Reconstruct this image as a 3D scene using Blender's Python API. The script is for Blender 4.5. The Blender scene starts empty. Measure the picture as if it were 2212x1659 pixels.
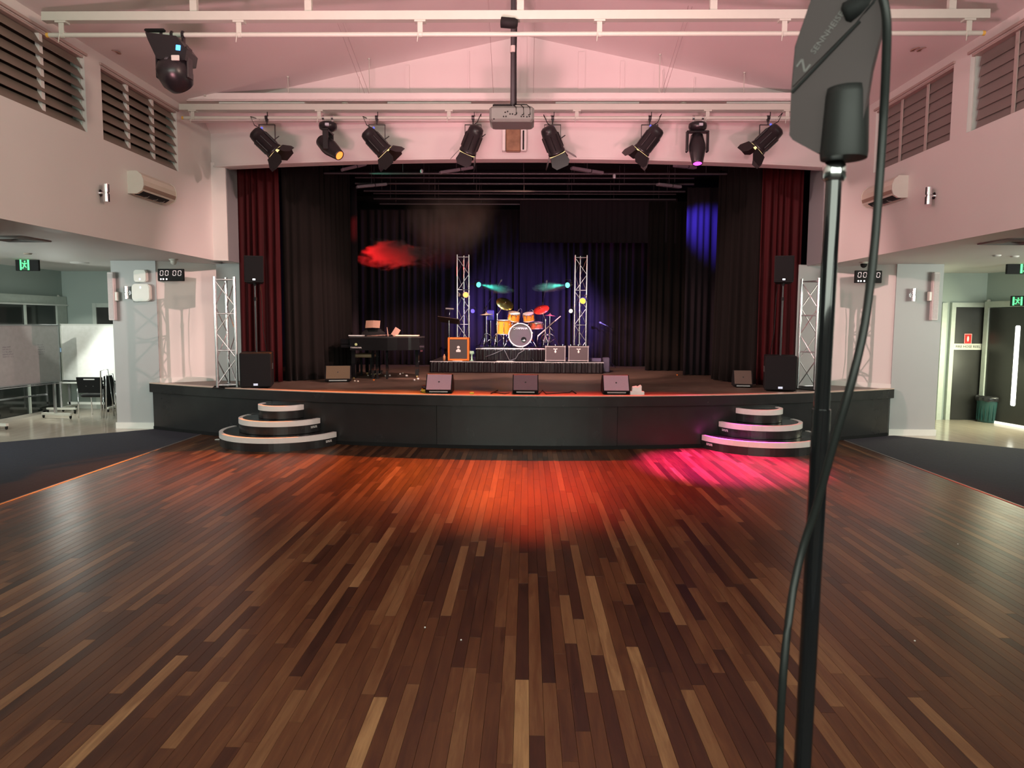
import bpy, math, random
from mathutils import Matrix, Vector
S = bpy.context.scene
COL = S.collection
R = math.radians
PI = math.pi

# ------------------------------------------------------------------ camera
EYE = Vector((0.085, 0.0, 1.98)); FPX = 1534.0
YAW, PITCH, ROLL = R(1.157), R(5.03), R(0.34)
_f = Vector((-math.sin(YAW)*math.cos(PITCH), math.cos(YAW)*math.cos(PITCH), -math.sin(PITCH)))
_r0 = Vector((math.cos(YAW), math.sin(YAW), 0)); _u0 = _r0.cross(_f)
_r = _r0*math.cos(ROLL) + _u0*math.sin(ROLL); _u = _r.cross(_f)
cam = bpy.data.cameras.new('camera'); co = bpy.data.objects.new('camera', cam); COL.objects.link(co)
co.matrix_world = Matrix(((_r.x, _u.x, -_f.x, EYE.x), (_r.y, _u.y, -_f.y, EYE.y), (_r.z, _u.z, -_f.z, EYE.z), (0, 0, 0, 1)))
cam.sensor_width = 36; cam.lens = 36*FPX/2212; cam.clip_start = 0.05; cam.clip_end = 100
cam.dof.use_dof = True; cam.dof.focus_distance = 12.0; cam.dof.aperture_fstop = 9.0
S.camera = co

def ray(px, py):
    return (_f*FPX + _r*(px-1106) - _u*(py-829.5)).normalized()
def aty(px, py, Y):
    d = ray(px, py); return EYE + d*((Y-EYE.y)/d.y)
def atx(px, py, X):
    d = ray(px, py); return EYE + d*((X-EYE.x)/d.x)
def atz(px, py, Z):
    d = ray(px, py); return EYE + d*((Z-EYE.z)/d.z)

# ------------------------------------------------------------------ world, exposure, lights
S.view_settings.view_transform = 'Standard'; S.view_settings.look = 'None'
S.view_settings.gamma = 1.0; S.view_settings.use_curve_mapping = False
S.view_settings.exposure = 0.0
w = bpy.data.worlds.new('world'); S.world = w; w.use_nodes = True
w.node_tree.nodes['Background'].inputs[0].default_value = (0.10, 0.11, 0.11, 1)
w.node_tree.nodes['Background'].inputs[1].default_value = 1.0
S.cycles.use_denoising = True
S.cycles.max_bounces = 8; S.cycles.volume_bounces = 0; S.cycles.volume_step_rate = 1.0
S.cycles.sample_clamp_indirect = 4.0
S.cycles.caustics_reflective = False

def lamp(kind, name, loc, power, col, target=None, size=0.1, size_y=None, cone=60, blend=0.3, spread=None):
    l = bpy.data.lights.new(name, kind); l.energy = power; l.color = col
    if kind == 'AREA':
        l.shape = 'RECTANGLE'; l.size = size; l.size_y = size_y or size
        if spread: l.spread = R(spread)
    elif kind == 'SPOT':
        l.shadow_soft_size = size; l.spot_size = R(cone); l.spot_blend = blend
    else: l.shadow_soft_size = size
    o = bpy.data.objects.new(name, l); COL.objects.link(o); o.location = loc
    if target is not None:
        o.rotation_euler = (Vector(target)-Vector(loc)).to_track_quat('-Z', 'Y').to_euler()
    return o

# added fill lamp behind the camera; lamps in the side aisles for outside daylight
lamp('AREA', 'rear_fill', (0, -3.2, 3.6), 540, (0.90, 1.0, 0.86), (0, 7, 4.4), 9, 3.0)
lamp('AREA', 'aisle_daylight_left', (-9.2, 8.6, 2.5), 130, (0.90, 1.0, 0.93), (-8.6, 15.5, 1.0), 2.2, 0.9)
lamp('AREA', 'aisle_daylight_right', (9.2, 8.6, 2.5), 130, (0.95, 1.0, 0.86), (8.6, 15.0, 0.9), 2.2, 0.9)
# low daylight through the glass doors at both aisle ends
lamp('AREA', 'door_daylight_left', (-9.6, 14.1, 1.6), 45, (0.95, 1.0, 0.9), (-8.0, 13.6, 0.3), 0.5, 1.6)
lamp('AREA', 'door_daylight_right', (9.3, 13.4, 1.5), 60, (1.0, 1.0, 0.66), (7.6, 14.2, 0.2), 0.5, 1.6)
# unseen pink spots added low near the camera, aimed up at the gable
for x, tx, pw in ((-2.2, -2.6, 1200), (0.4, 0.4, 1500), (2.4, 2.9, 1200)):
    lamp('SPOT', 'pink_fill', (x, 1.0, 0.45), pw, (1.0, 0.40, 0.46), (tx, 11.7, 5.3), 0.25, cone=30, blend=0.9)
# unseen spots added out of view to brighten the side walls and roof
lamp('SPOT', 'side_fill_warm', (4.7, 3.2, 5.0), 950, (1.0, 0.68, 0.54), (-5.4, 8.6, 4.1), 0.4, cone=78, blend=1.0)
lamp('SPOT', 'side_fill_pink', (-4.7, 3.2, 5.0), 950, (1.0, 0.47, 0.50), (5.4, 8.6, 4.1), 0.4, cone=78, blend=1.0)
lamp('SPOT', 'roof_fill_pink', (-1.2, 1.4, 0.5), 2900, (1.0, 0.43, 0.48), (0, 6.6, 6.4), 0.4, cone=88, blend=1.0)

# ------------------------------------------------------------------ materials
MATS = {}
def nn(t, k, **kw):
    n = t.nodes.new(k)
    for a, b in kw.items(): setattr(n, a, b)
    return n
def pm(name, col, rough=0.5, metal=0.0, var=0.06, scale=12.0, bump=0.0, emit=None, es=0.0, stretch=None, sheen=0, trans=0, coat=0, alpha=1, spec=None):
    if name in MATS: return MATS[name]
    m = bpy.data.materials.new(name); m.use_nodes = True; t = m.node_tree
    b = t.nodes['Principled BSDF']
    tc = nn(t, 'ShaderNodeTexCoord'); mp = nn(t, 'ShaderNodeMapping'); t.links.new(tc.outputs['Object'], mp.inputs[0])
    if stretch: mp.inputs['Scale'].default_value = stretch
    no = nn(t, 'ShaderNodeTexNoise'); no.inputs['Scale'].default_value = scale; no.inputs['Detail'].default_value = 4
    t.links.new(mp.outputs[0], no.inputs['Vector'])
    cr = nn(t, 'ShaderNodeMix', data_type='RGBA')
    cr.inputs[6].default_value = tuple(max(0, c*(1-var*2)) for c in col)+(1,)
    cr.inputs[7].default_value = tuple(min(1, c*(1+var*2)) for c in col)+(1,)
    t.links.new(no.outputs[0], cr.inputs[0]); t.links.new(cr.outputs[2], b.inputs['Base Color'])
    mr = nn(t, 'ShaderNodeMapRange'); mr.inputs[3].default_value = max(0.02, rough*0.85); mr.inputs[4].default_value = min(1, rough*1.15)
    t.links.new(no.outputs[0], mr.inputs[0]); t.links.new(mr.outputs[0], b.inputs['Roughness'])
    b.inputs['Metallic'].default_value = metal
    if spec is not None: b.inputs['Specular IOR Level'].default_value = spec
    if bump:
        bp = nn(t, 'ShaderNodeBump'); bp.inputs['Strength'].default_value = bump; bp.inputs['Distance'].default_value = 0.01
        t.links.new(no.outputs[0], bp.inputs['Height']); t.links.new(bp.outputs[0], b.inputs['Normal'])
    if emit:
        b.inputs['Emission Color'].default_value = tuple(emit)+(1,); b.inputs['Emission Strength'].default_value = es
    if sheen: b.inputs['Sheen Weight'].default_value = sheen
    if trans: b.inputs['Transmission Weight'].default_value = trans
    if coat: b.inputs['Coat Weight'].default_value = coat
    MATS[name] = m
    return m

WALL = pm('wall_paint', (0.66, 0.65, 0.62), 0.55, var=0.015, scale=1.5)
WALLG = pm('aisle_wall_paint', (0.34, 0.40, 0.37), 0.6, var=0.015, scale=1.5)
WALLD = pm('grey_return_paint', (0.20, 0.21, 0.215), 0.6, var=0.02, scale=2)
CEIL = pm('ceiling_paint', (0.68, 0.66, 0.64), 0.6, var=0.012, scale=1.2)
COLM = pm('column_paint', (0.40, 0.41, 0.41), 0.5, var=0.015, scale=2)
TRIM = pm('white_gloss_trim', (0.74, 0.76, 0.72), 0.35, var=0.015)
STEEL_W = pm('white_painted_steel', (0.50, 0.56, 0.49), 0.4, var=0.02)
BLACKP = pm('black_stage_paint', (0.024, 0.024, 0.025), 0.26, var=0.12, scale=3, bump=0.05)
BLACKM = pm('black_matt', (0.010, 0.010, 0.0105), 0.65, var=0.1, spec=.2)
BLACKS = pm('black_satin_metal', (0.013, 0.012, 0.014), 0.32, var=0.08, scale=30)
BLACKG = pm('black_gloss', (0.008, 0.008, 0.009), 0.08, var=0.05, coat=0.6)
GRILLE = pm('speaker_grille', (0.007, 0.007, 0.008), 0.6, spec=.15, var=0.25, scale=260, bump=0.3)
GRILLE_L = pm('pink_lit_grille', (0.50, 0.34, 0.42), 0.42, var=0.2, scale=240, bump=0.25)  # pink light on the wedges put into the grille colour
CHROME = pm('chrome', (0.80, 0.80, 0.82), 0.16, 1.0, var=0.02)
ALU = pm('truss_aluminium', (0.78, 0.78, 0.80), 0.25, 0.9, var=0.03, scale=25)
DRAPE = pm('black_drape_wool', (0.0085, 0.0068, 0.006), 0.85, var=0.15, scale=4, spec=.1, sheen=0.03, stretch=(3, 3, .4))
DRAPE_B = pm('backdrop_drape_wool', (0.016, 0.012, 0.015), 0.85, var=0.15, scale=4, spec=.1, sheen=0.03, stretch=(3, 3, .4))
DRAPE_R = pm('red_velvet', (0.038, 0.0018, 0.0030), 0.7, var=0.12, scale=4, spec=.15, sheen=0.0, stretch=(3, 3, .4))
STAGEF = pm('stage_floor_board', (0.125, 0.085, 0.062), 0.45, var=0.35, scale=6, bump=0.03)
NOSING = pm('pale_stage_nosing', (0.62, 0.47, 0.38), 0.35, var=0.08)
STEPW = pm('white_step_nosing', (0.90, 0.88, 0.86), 0.35, var=0.03)
SLAT = pm('grey_brown_blind_slat', (0.20, 0.165, 0.135), 0.5, var=0.05, scale=3)
SLAT2 = pm('brown_closed_blind', (0.20, 0.17, 0.155), 0.55, var=0.06, scale=3)
GLASSD = pm('dark_tinted_glass', (0.018, 0.022, 0.020), 0.08, var=0.05, spec=0.6)
DOORD = pm('dark_door_laminate', (0.028, 0.028, 0.026), 0.3, var=0.1, scale=4)
WHITEP = pm('white_plastic', (0.62, 0.62, 0.56), 0.35, var=0.02)
CREAM = pm('cream_plastic', (0.66, 0.62, 0.52), 0.35, var=0.02)
CARPET = pm('navy_carpet', (0.0095, 0.0095, 0.020), 0.95, var=0.55, scale=22, bump=0.6, stretch=(1, 2.4, 1))
AISLEF = pm('pale_aisle_vinyl', (0.42, 0.36, 0.29), 0.16, var=0.08, scale=2, stretch=(6, 1, 1))
ORANGE = pm('orange_vinyl', (0.80, 0.22, 0.03), 0.4, var=0.05)
TAN = pm('tan_vinyl', (0.35, 0.24, 0.14), 0.5)
DRUMO = pm('orange_lacquer', (0.85, 0.30, 0.03), 0.15, var=0.1, coat=0.6)
BRASS = pm('cymbal_bronze', (0.55, 0.42, 0.15), 0.25, 0.9, var=0.06, scale=40)
WHITE = pm('white_paper', (0.85, 0.84, 0.82), 0.6)
GREYP = pm('grey_projector_plastic', (0.17, 0.20, 0.18), 0.45)

def wood():
    m = bpy.data.materials.new('hardwood_board'); m.use_nodes = True; t = m.node_tree; b = t.nodes['Principled BSDF']
    at = nn(t, 'ShaderNodeAttribute', attribute_name='tone'); ar = nn(t, 'ShaderNodeAttribute', attribute_name='seed')
    geo = nn(t, 'ShaderNodeNewGeometry')
    off = nn(t, 'ShaderNodeVectorMath', operation='MULTIPLY_ADD')
    off.inputs[1].default_value = (31.0, 17.0, 9.0)
    t.links.new(ar.outputs['Fac'], off.inputs[0]); t.links.new(geo.outputs['Position'], off.inputs[2])
    mp = nn(t, 'ShaderNodeMapping'); mp.inputs['Scale'].default_value = (1, 0.07, 1); t.links.new(off.outputs[0], mp.inputs[0])
    no = nn(t, 'ShaderNodeTexNoise'); no.inputs['Scale'].default_value = 70; no.inputs['Detail'].default_value = 6; no.inputs['Roughness'].default_value = 0.65
    t.links.new(mp.outputs[0], no.inputs['Vector'])
    mp2 = nn(t, 'ShaderNodeMapping'); mp2.inputs['Scale'].default_value = (1, 0.10, 1); t.links.new(off.outputs[0], mp2.inputs[0])
    n2 = nn(t, 'ShaderNodeTexNoise'); n2.inputs['Scale'].default_value = 16; n2.inputs['Detail'].default_value = 4; n2.inputs['Distortion'].default_value = 1.5
    t.links.new(mp2.outputs[0], n2.inputs['Vector'])
    a1 = nn(t, 'ShaderNodeMath', operation='MULTIPLY_ADD'); a1.inputs[1].default_value = 0.26
    t.links.new(no.outputs[0], a1.inputs[0]); t.links.new(at.outputs['Fac'], a1.inputs[2])
    a2 = nn(t, 'ShaderNodeMath', operation='MULTIPLY_ADD'); a2.inputs[1].default_value = 0.42
    t.links.new(n2.outputs[0], a2.inputs[0]); t.links.new(a1.outputs[0], a2.inputs[2])
    a3 = nn(t, 'ShaderNodeMath', operation='SUBTRACT'); a3.inputs[1].default_value = 0.345; t.links.new(a2.outputs[0], a3.inputs[0])
    cr = nn(t, 'ShaderNodeValToRGB'); e = cr.color_ramp.elements
    e[0].position = 0; e[0].color = (0.020, 0.0070, 0.0042, 1); e[1].position = 1; e[1].color = (0.40, 0.235, 0.105, 1)
    for p, c in ((0.25, (0.050, 0.0170, 0.0078, 1)), (0.5, (0.108, 0.042, 0.0165, 1)), (0.75, (0.200, 0.102, 0.044, 1))):
        x = cr.color_ramp.elements.new(p); x.color = c
    t.links.new(a3.outputs[0], cr.inputs[0]); t.links.new(cr.outputs[0], b.inputs['Base Color'])
    mr = nn(t, 'ShaderNodeMapRange'); mr.inputs[3].default_value = 0.24; mr.inputs[4].default_value = 0.40
    t.links.new(n2.outputs[0], mr.inputs[0]); t.links.new(mr.outputs[0], b.inputs['Roughness'])
    bp = nn(t, 'ShaderNodeBump'); bp.inputs['Strength'].default_value = 0.08; bp.inputs['Distance'].default_value = 0.002
    t.links.new(no.outputs[0], bp.inputs['Height']); t.links.new(bp.outputs[0], b.inputs['Normal'])
    b.inputs['Specular IOR Level'].default_value = 0.30
    return m
WOOD = wood()

# ------------------------------------------------------------------ mesh helpers
class MB:
    def __init__(s): s.v = []; s.f = []; s.mi = []; s.m = 0; s.sm = []
    def add(s, vs, fs, M=None, smooth=False):
        o = len(s.v)
        s.v += [(M @ Vector(p)) if M is not None else Vector(p) for p in vs]
        for f in fs: s.f.append([i+o for i in f]); s.mi.append(s.m); s.sm.append(smooth)
        return s
    def box(s, c, d, M=None):
        x, y, z = d[0]/2, d[1]/2, d[2]/2; cx, cy, cz = c
        vs = [(cx+i*x, cy+j*y, cz+k*z) for k in (-1, 1) for j in (-1, 1) for i in (-1, 1)]
        return s.add(vs, [(0, 2, 3, 1), (4, 5, 7, 6), (0, 1, 5, 4), (2, 6, 7, 3), (0, 4, 6, 2), (1, 3, 7, 5)], M)
    def cbox(s, c, d, b=0.01, M=None):
        """box with its vertical and horizontal edges chamfered by b"""
        x, y, z = d[0]/2, d[1]/2, d[2]/2; cx, cy, cz = c; b = min(b, x*.9, y*.9, z*.9)
        P = [(-x+b, -y), (x-b, -y), (x, -y+b), (x, y-b), (x-b, y), (-x+b, y), (-x, y-b), (-x, -y+b)]
        q = lambda k: [(cx+px*(x-b)/x, cy+py*(y-b)/y, cz+k) for px, py in P]
        vs = q(-z) + [(cx+a, cy+e, cz-z+b) for a, e in P] + [(cx+a, cy+e, cz+z-b) for a, e in P] + q(z)
        fs = [tuple(range(7, -1, -1)), tuple(range(24, 32))]
        for l in range(3):
            for i in range(8):
                j = (i+1) % 8; fs.append((l*8+i, l*8+j, l*8+8+j, l*8+8+i))
        return s.add(vs, fs, M)
    def prism(s, poly, z0, z1, M=None):
        n = len(poly)
        a = sum(poly[i][0]*poly[(i+1) % n][1]-poly[(i+1) % n][0]*poly[i][1] for i in range(n))
        if a < 0: poly = poly[::-1]
        vs = [(x, y, z0) for x, y in poly] + [(x, y, z1) for x, y in poly]
        return s.add(vs, [tuple(range(n-1, -1, -1)), tuple(range(n, 2*n))] + [(i, (i+1) % n, n+(i+1) % n, n+i) for i in range(n)], M)
    def cyl(s, p0, p1, r0, r1=None, n=12, caps=True, M=None):
        r1 = r0 if r1 is None else r1; p0, p1 = Vector(p0), Vector(p1); d = (p1-p0)
        q = d.to_track_quat('Z', 'Y').to_matrix(); L = d.length
        vs = []
        for r, z in ((r0, 0), (r1, L)):
            for i in range(n):
                a = 2*PI*i/n; vs.append(p0 + q @ Vector((r*math.cos(a), r*math.sin(a), z)))
        fs = [(i, (i+1) % n, n+(i+1) % n, n+i) for i in range(n)]
        s.add(vs, fs, M, True)
        if caps: s.add(vs[:n], [tuple(range(n-1, -1, -1))], M); s.add(vs[n:], [tuple(range(n))], M)
        return s
    def tube(s, pts, r, n=6, M=None):
        pts = [Vector(p) for p in pts]; vs = []; up = Vector((0.13, 0.31, 0.94))
        for i, p in enumerate(pts):
            t = (pts[min(i+1, len(pts)-1)]-pts[max(i-1, 0)]).normalized()
            a = t.cross(up)
            if a.length < .05: a = t.cross(Vector((1, 0, 0)))
            a.normalize(); b = t.cross(a)
            for k in range(n):
                g = 2*PI*k/n; vs.append(p + a*(r*math.cos(g)) + b*(r*math.sin(g)))
        fs = [(i*n+k, i*n+(k+1) % n, (i+1)*n+(k+1) % n, (i+1)*n+k) for i in range(len(pts)-1) for k in range(n)]
        fs += [tuple(range(n-1, -1, -1)), tuple(range((len(pts)-1)*n, len(pts)*n))]
        return s.add(vs, fs, M, True)
    def lathe(s, prof, n=24, M=None, cap=True):
        vs = []; 
        for r, z in prof:
            for i in range(n):
                a = 2*PI*i/n; vs.append((r*math.cos(a), r*math.sin(a), z))
        fs = [(l*n+i, l*n+(i+1) % n, (l+1)*n+(i+1) % n, (l+1)*n+i) for l in range(len(prof)-1) for i in range(n)]
        s.add(vs, fs, M, True)
        if prof[0][0] > 0: s.add(vs[:n], [tuple(range(n-1, -1, -1))], M)
        if cap and prof[-1][0] > 0: s.add(vs[-n:], [tuple(range(n))], M)
        return s
    def quad(s, a, b, c, d): return s.add([a, b, c, d], [(0, 1, 2, 3)])
    def build(s, name, mats, parent=None, world=True):
        """link as one mesh object; origin at the foot of its bounding box; world=True: the vertices are world positions"""
        if not isinstance(mats, (list, tuple)): mats = [mats]
        V = s.v
        if world and parent is not None:
            inv = wm(parent).inverted(); V = [inv @ p for p in V]
        lo = [min(p[i] for p in V) for i in range(3)]; hi = [max(p[i] for p in V) for i in range(3)]
        c = Vector(((lo[0]+hi[0])/2, (lo[1]+hi[1])/2, lo[2]))
        me = bpy.data.meshes.new(name); me.from_pydata([p-c for p in V], [], s.f)
        for m in mats: me.materials.append(m)
        me.polygons.foreach_set('material_index', s.mi); me.polygons.foreach_set('use_smooth', s.sm)
        me.update()
        o = bpy.data.objects.new(name, me); COL.objects.link(o); o.location = c
        if parent is not None: o.parent = parent
        return o
def wm(o):
    M = Matrix.LocRotScale(o.location, o.rotation_euler, o.scale)
    return (wm(o.parent) @ M) if o.parent else M
def tag(o, label=None, cat=None, group=None, kind=None):
    if label: o['label'] = label
    if cat: o['category'] = cat
    if group: o['group'] = group
    if kind: o['kind'] = kind
    return o
def thing(name, label, cat, loc=(0, 0, 0), rz=0, group=None):
    o = bpy.data.objects.new(name, None); COL.objects.link(o); o.location = loc; o.rotation_euler = (0, 0, rz)
    o.empty_display_size = 0.1
    return tag(o, label, cat, group)
def struct(o): o['kind'] = 'structure'; return o
def copy_tree(o, parent=None, loc=None, rz=None):
    c = o.copy(); COL.objects.link(c); c.parent = parent
    if loc is not None: c.location = loc
    if rz is not None: c.rotation_euler = (0, 0, rz)
    for ch in list(o.children): copy_tree(ch, c)
    return c
def text_mesh(body, size, depth=0.001, spacing=1.0):
    cu = bpy.data.curves.new('lettering', 'FONT'); cu.body = body; cu.size = size; cu.extrude = depth
    cu.align_x = 'CENTER'; cu.align_y = 'CENTER'; cu.space_character = spacing; cu.resolution_u = 2
    ob = bpy.data.objects.new('lettering', cu); COL.objects.link(ob)
    dg = bpy.context.evaluated_depsgraph_get(); me = bpy.data.meshes.new_from_object(ob.evaluated_get(dg))
    bpy.data.objects.remove(ob); bpy.data.curves.remove(cu)
    return me
def text(name, body, size, M, mat, parent=None, depth=0.001, spacing=1.0):
    """lettering in the local XY plane of the world matrix M"""
    me = text_mesh(body, size, depth, spacing); me.materials.clear(); me.materials.append(mat)
    o = bpy.data.objects.new(name, me); COL.objects.link(o)
    if parent is not None:
        o.parent = parent; M = wm(parent).inverted() @ M
    o.matrix_local = M
    return o
def frame(loc, x, y):
    """matrix with the given local x and y directions"""
    x = Vector(x).normalized(); y = Vector(y); z = x.cross(y).normalized(); y = z.cross(x)
    return Matrix(((x.x, y.x, z.x, loc[0]), (x.y, y.y, z.y, loc[1]), (x.z, y.z, z.z, loc[2]), (0, 0, 0, 1)))
def axis(loc, d):
    """matrix whose local z points along d"""
    return Matrix.Translation(Vector(loc)) @ Vector(d).to_track_quat('Z', 'Y').to_matrix().to_4x4()
T = Matrix.Translation
def RZ(a): return Matrix.Rotation(a, 4, 'Z')

# ================================================================== SETTING
ZS = 0.83                                   # stage height
cl = atz(318, 829, ZS); cr_ = atz(1924, 839, ZS)
HW = 6.64; YEND = 12.65; YMID = 10.92
RAD = (HW*HW + (YEND-YMID)**2)/(2*(YEND-YMID)); YC = YMID + RAD
XS = -.065
def arcY(x, d=0.0): return YC - math.sqrt(max(0.0, (RAD+d)**2 - (x-XS)**2))
WX = 5.42                                   # half width of the nave
SOF = 3.02                                  # aisle ceiling height

# ---- timber dance floor: slab with boards
sl = MB().box((0, 5.0, -0.06), (11.0, 16.4, 0.08)).build('floor', pm('dark_subfloor', (0.02, 0.012, 0.01), 0.8)); struct(sl)
random.seed(7)
BW = 0.0745
marked = []   # boards whose tone stands out in the photo: far end, near end (pixels), tone
for a, b, tone in (((1116, 1468), (1112, 1659), .95), ((1271, 1244), (1325, 1491), .86), ((835, 1506), (780, 1659), .93),
                   ((400, 1416), (158, 1659), .84), ((632, 1490), (530, 1659), .74), ((853, 1140), (775, 1268), .84),
                   ((1167, 1246), (1174, 1470), .10), ((1121, 1260), (1118, 1462), .14), ((1366, 1262), (1437, 1452), .10),
                   ((1356, 1397), (1434, 1659), .84), ((1350, 1100), (1430, 1250), .80), ((1400, 1190), (1475, 1350), .78),
                   ((1625, 1250), (1800, 1455), .74), ((2066, 1142), (2230, 1215), .78), ((1935, 1228), (2165, 1378), .80),
                   ((1962, 1506), (2115, 1659), .76), ((160, 1206), (-20, 1300), .76), ((285, 1170), (-20, 1332), .80),
                   ((560, 1118), (290, 1318), .72), ((1290, 1245), (1345, 1490), .40), ((1180, 1475), (1190, 1659), .55),
                   ((1245, 1390), (1275, 1580), .22), ((1000, 1180), (960, 1330), .78), ((940, 1110), (850, 1300), .72),
                   ((1480, 1490), (1560, 1659), .74), ((1500, 1270), (1585, 1400), .62), ((1650, 1395), (1720, 1480), .80),
                   ((1595, 1262), (1660, 1370), .12), ((1475, 1262), (1530, 1340), .12), ((1320, 1110), (1350, 1165), .14),
                   ((740, 1390), (650, 1560), .66), ((985, 1120), (940, 1215), .14), ((1040, 1060), (1025, 1170), .70),
                   ((1020, 995), (960, 1130), .80), ((1075, 980), (1065, 1075), .78), ((1200, 980), (1225, 1060), .82),
                   ((870, 1008), (820, 1058), .84), ((1450, 1010), (1500, 1050), .8), ((1600, 1075), (1680, 1145), .7)):
    p, q = atz(a[0], a[1], 0), atz(b[0], b[1], 0)
    marked.append((round((p.x+q.x)/2/BW), min(p.y, q.y), max(p.y, q.y), tone-.07 if tone > .6 else tone))
rows = {}
for i, y0, y1, tn in marked: rows.setdefault(i, []).append((y0, y1, tn))
boards = []
XL, XR, YB = -5.50, 5.46, 1.6
for i in range(round(XL/BW), round(XR/BW)+1):
    x = i*BW; end = arcY(x)+0.02 if True else 0
    segs = sorted(rows.get(i, [])); y = YB - random.random()*1.2; si = 0
    while y < end:
        if si < len(segs) and y >= segs[si][0]-0.25:
            y1 = segs[si][1]; tn = segs[si][2]; y0 = y if y > segs[si][0]-.25 else segs[si][0]
            si += 1
            if y1 <= y: continue
        else:
            L = random.choice((0.45, 0.7, 0.9, 1.1, 1.4, 1.7, 2.0))*random.uniform(.85, 1.15); y1 = y+L
            if si < len(segs) and y1 > segs[si][0]-.2: y1 = segs[si][0]
            tn = min(.80, max(.08, random.choice((.20, .26, .32, .36, .40, .42, .46, .5, .54, .64)) + random.uniform(-.05, .05)))
        y1 = min(y1, end)
        if y1-y > .02: boards.append((x, max(y, YB), y1, tn))
        y = y1
boards = [b for b in boards if b[2]-b[1] > .02]
def board_geo(x, y0, y1):
    h = BW/2-0.0004; g = 0.0009; z = -0.0015
    v = [(x-h, y0+.0004, -.02), (x+h, y0+.0004, -.02), (x+h, y1-.0004, -.02), (x-h, y1-.0004, -.02),
         (x-h, y0+.0004, z), (x+h, y0+.0004, z), (x+h, y1-.0004, z), (x-h, y1-.0004, z),
         (x-h+g, y0+g, 0), (x+h-g, y0+g, 0), (x+h-g, y1-g, 0), (x-h+g, y1-g, 0)]
    f = [(8, 9, 10, 11)]
    for k in range(4):
        j = (k+1) % 4; f += [(k, j, 4+j, 4+k), (4+k, 4+j, 8+j, 8+k)]
    return v, f
def seen(b):
    # how large a board shows: its length seen over distance, zero outside the view
    y0 = max(b[1], 3.0)
    if b[2] < y0: return 0
    if abs(b[0]-EYE.x) > 0.745*b[2]: return 0
    return BW/b[2]*(1/y0-1/b[2])
boards.sort(key=seen, reverse=True)
def board_obj(name, bs, parent, near):
    V = []; F = []; tone = []; seed = []
    for b in bs:
        v, f = board_geo(b[0], b[1], b[2]); o = len(V); V += v; F += [[i+o for i in q] for q in f]
        s_ = random.random(); tone += [b[3]]*12; seed += [s_]*12
    c = Vector(((bs[0][0], (bs[0][1]+bs[0][2])/2, 0)) if near else (0, 0, 0))
    me = bpy.data.meshes.new(name); me.from_pydata([Vector(p)-c for p in V], [], F); me.materials.append(WOOD)
    for nme, dat in (('tone', tone), ('seed', seed)):
        a = me.attributes.new(nme, 'FLOAT', 'POINT'); a.data.foreach_set('value', dat)
    o = bpy.data.objects.new(name, me); COL.objects.link(o); o.location = c - sl.location; o.parent = sl
    return o
for b in boards[:300]: board_obj('board', [b], sl, True)
tag(board_obj('board', boards[300:], sl, False), kind='stuff')

# ---- carpets, aisle floors, edge strips
for s, nm in ((-1, 'left'), (1, 'right')):
    e = XL-BW/2 if s < 0 else XR+BW/2
    poly = [(e, -3.4), (e, arcY(abs(e))+.1), (s*6.62, 12.62), (s*8.25, 11.15), (s*12.0, 7.9), (s*12, -3.4)]
    struct(MB().prism(poly, -0.06, 0.004).build('carpet', CARPET))
    poly = [(s*6.62, 12.62), (s*8.25, 11.15), (s*12.0, 7.9), (s*12, 16.2), (s*6.0, 16.2), (s*6.0, 12.7)]
    struct(MB().prism(poly, -0.06, 0.0).build('floor_aisle_'+nm, AISLEF))
    ym = arcY(abs(e))-.05
    struct(MB().prism([(-.018, 0), (-.012, .006), (.012, .006), (.018, 0)], -3.2, ym, frame((e, 0, 0.001), (1, 0, 0), (0, 0, 1)) @ Matrix.Scale(-1, 4, (0, 0, 1))).build('trim_1' if s < 0 else 'trim_2', pm('aluminium_edge', (.22, .20, .18), .45, .7)))

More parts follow.
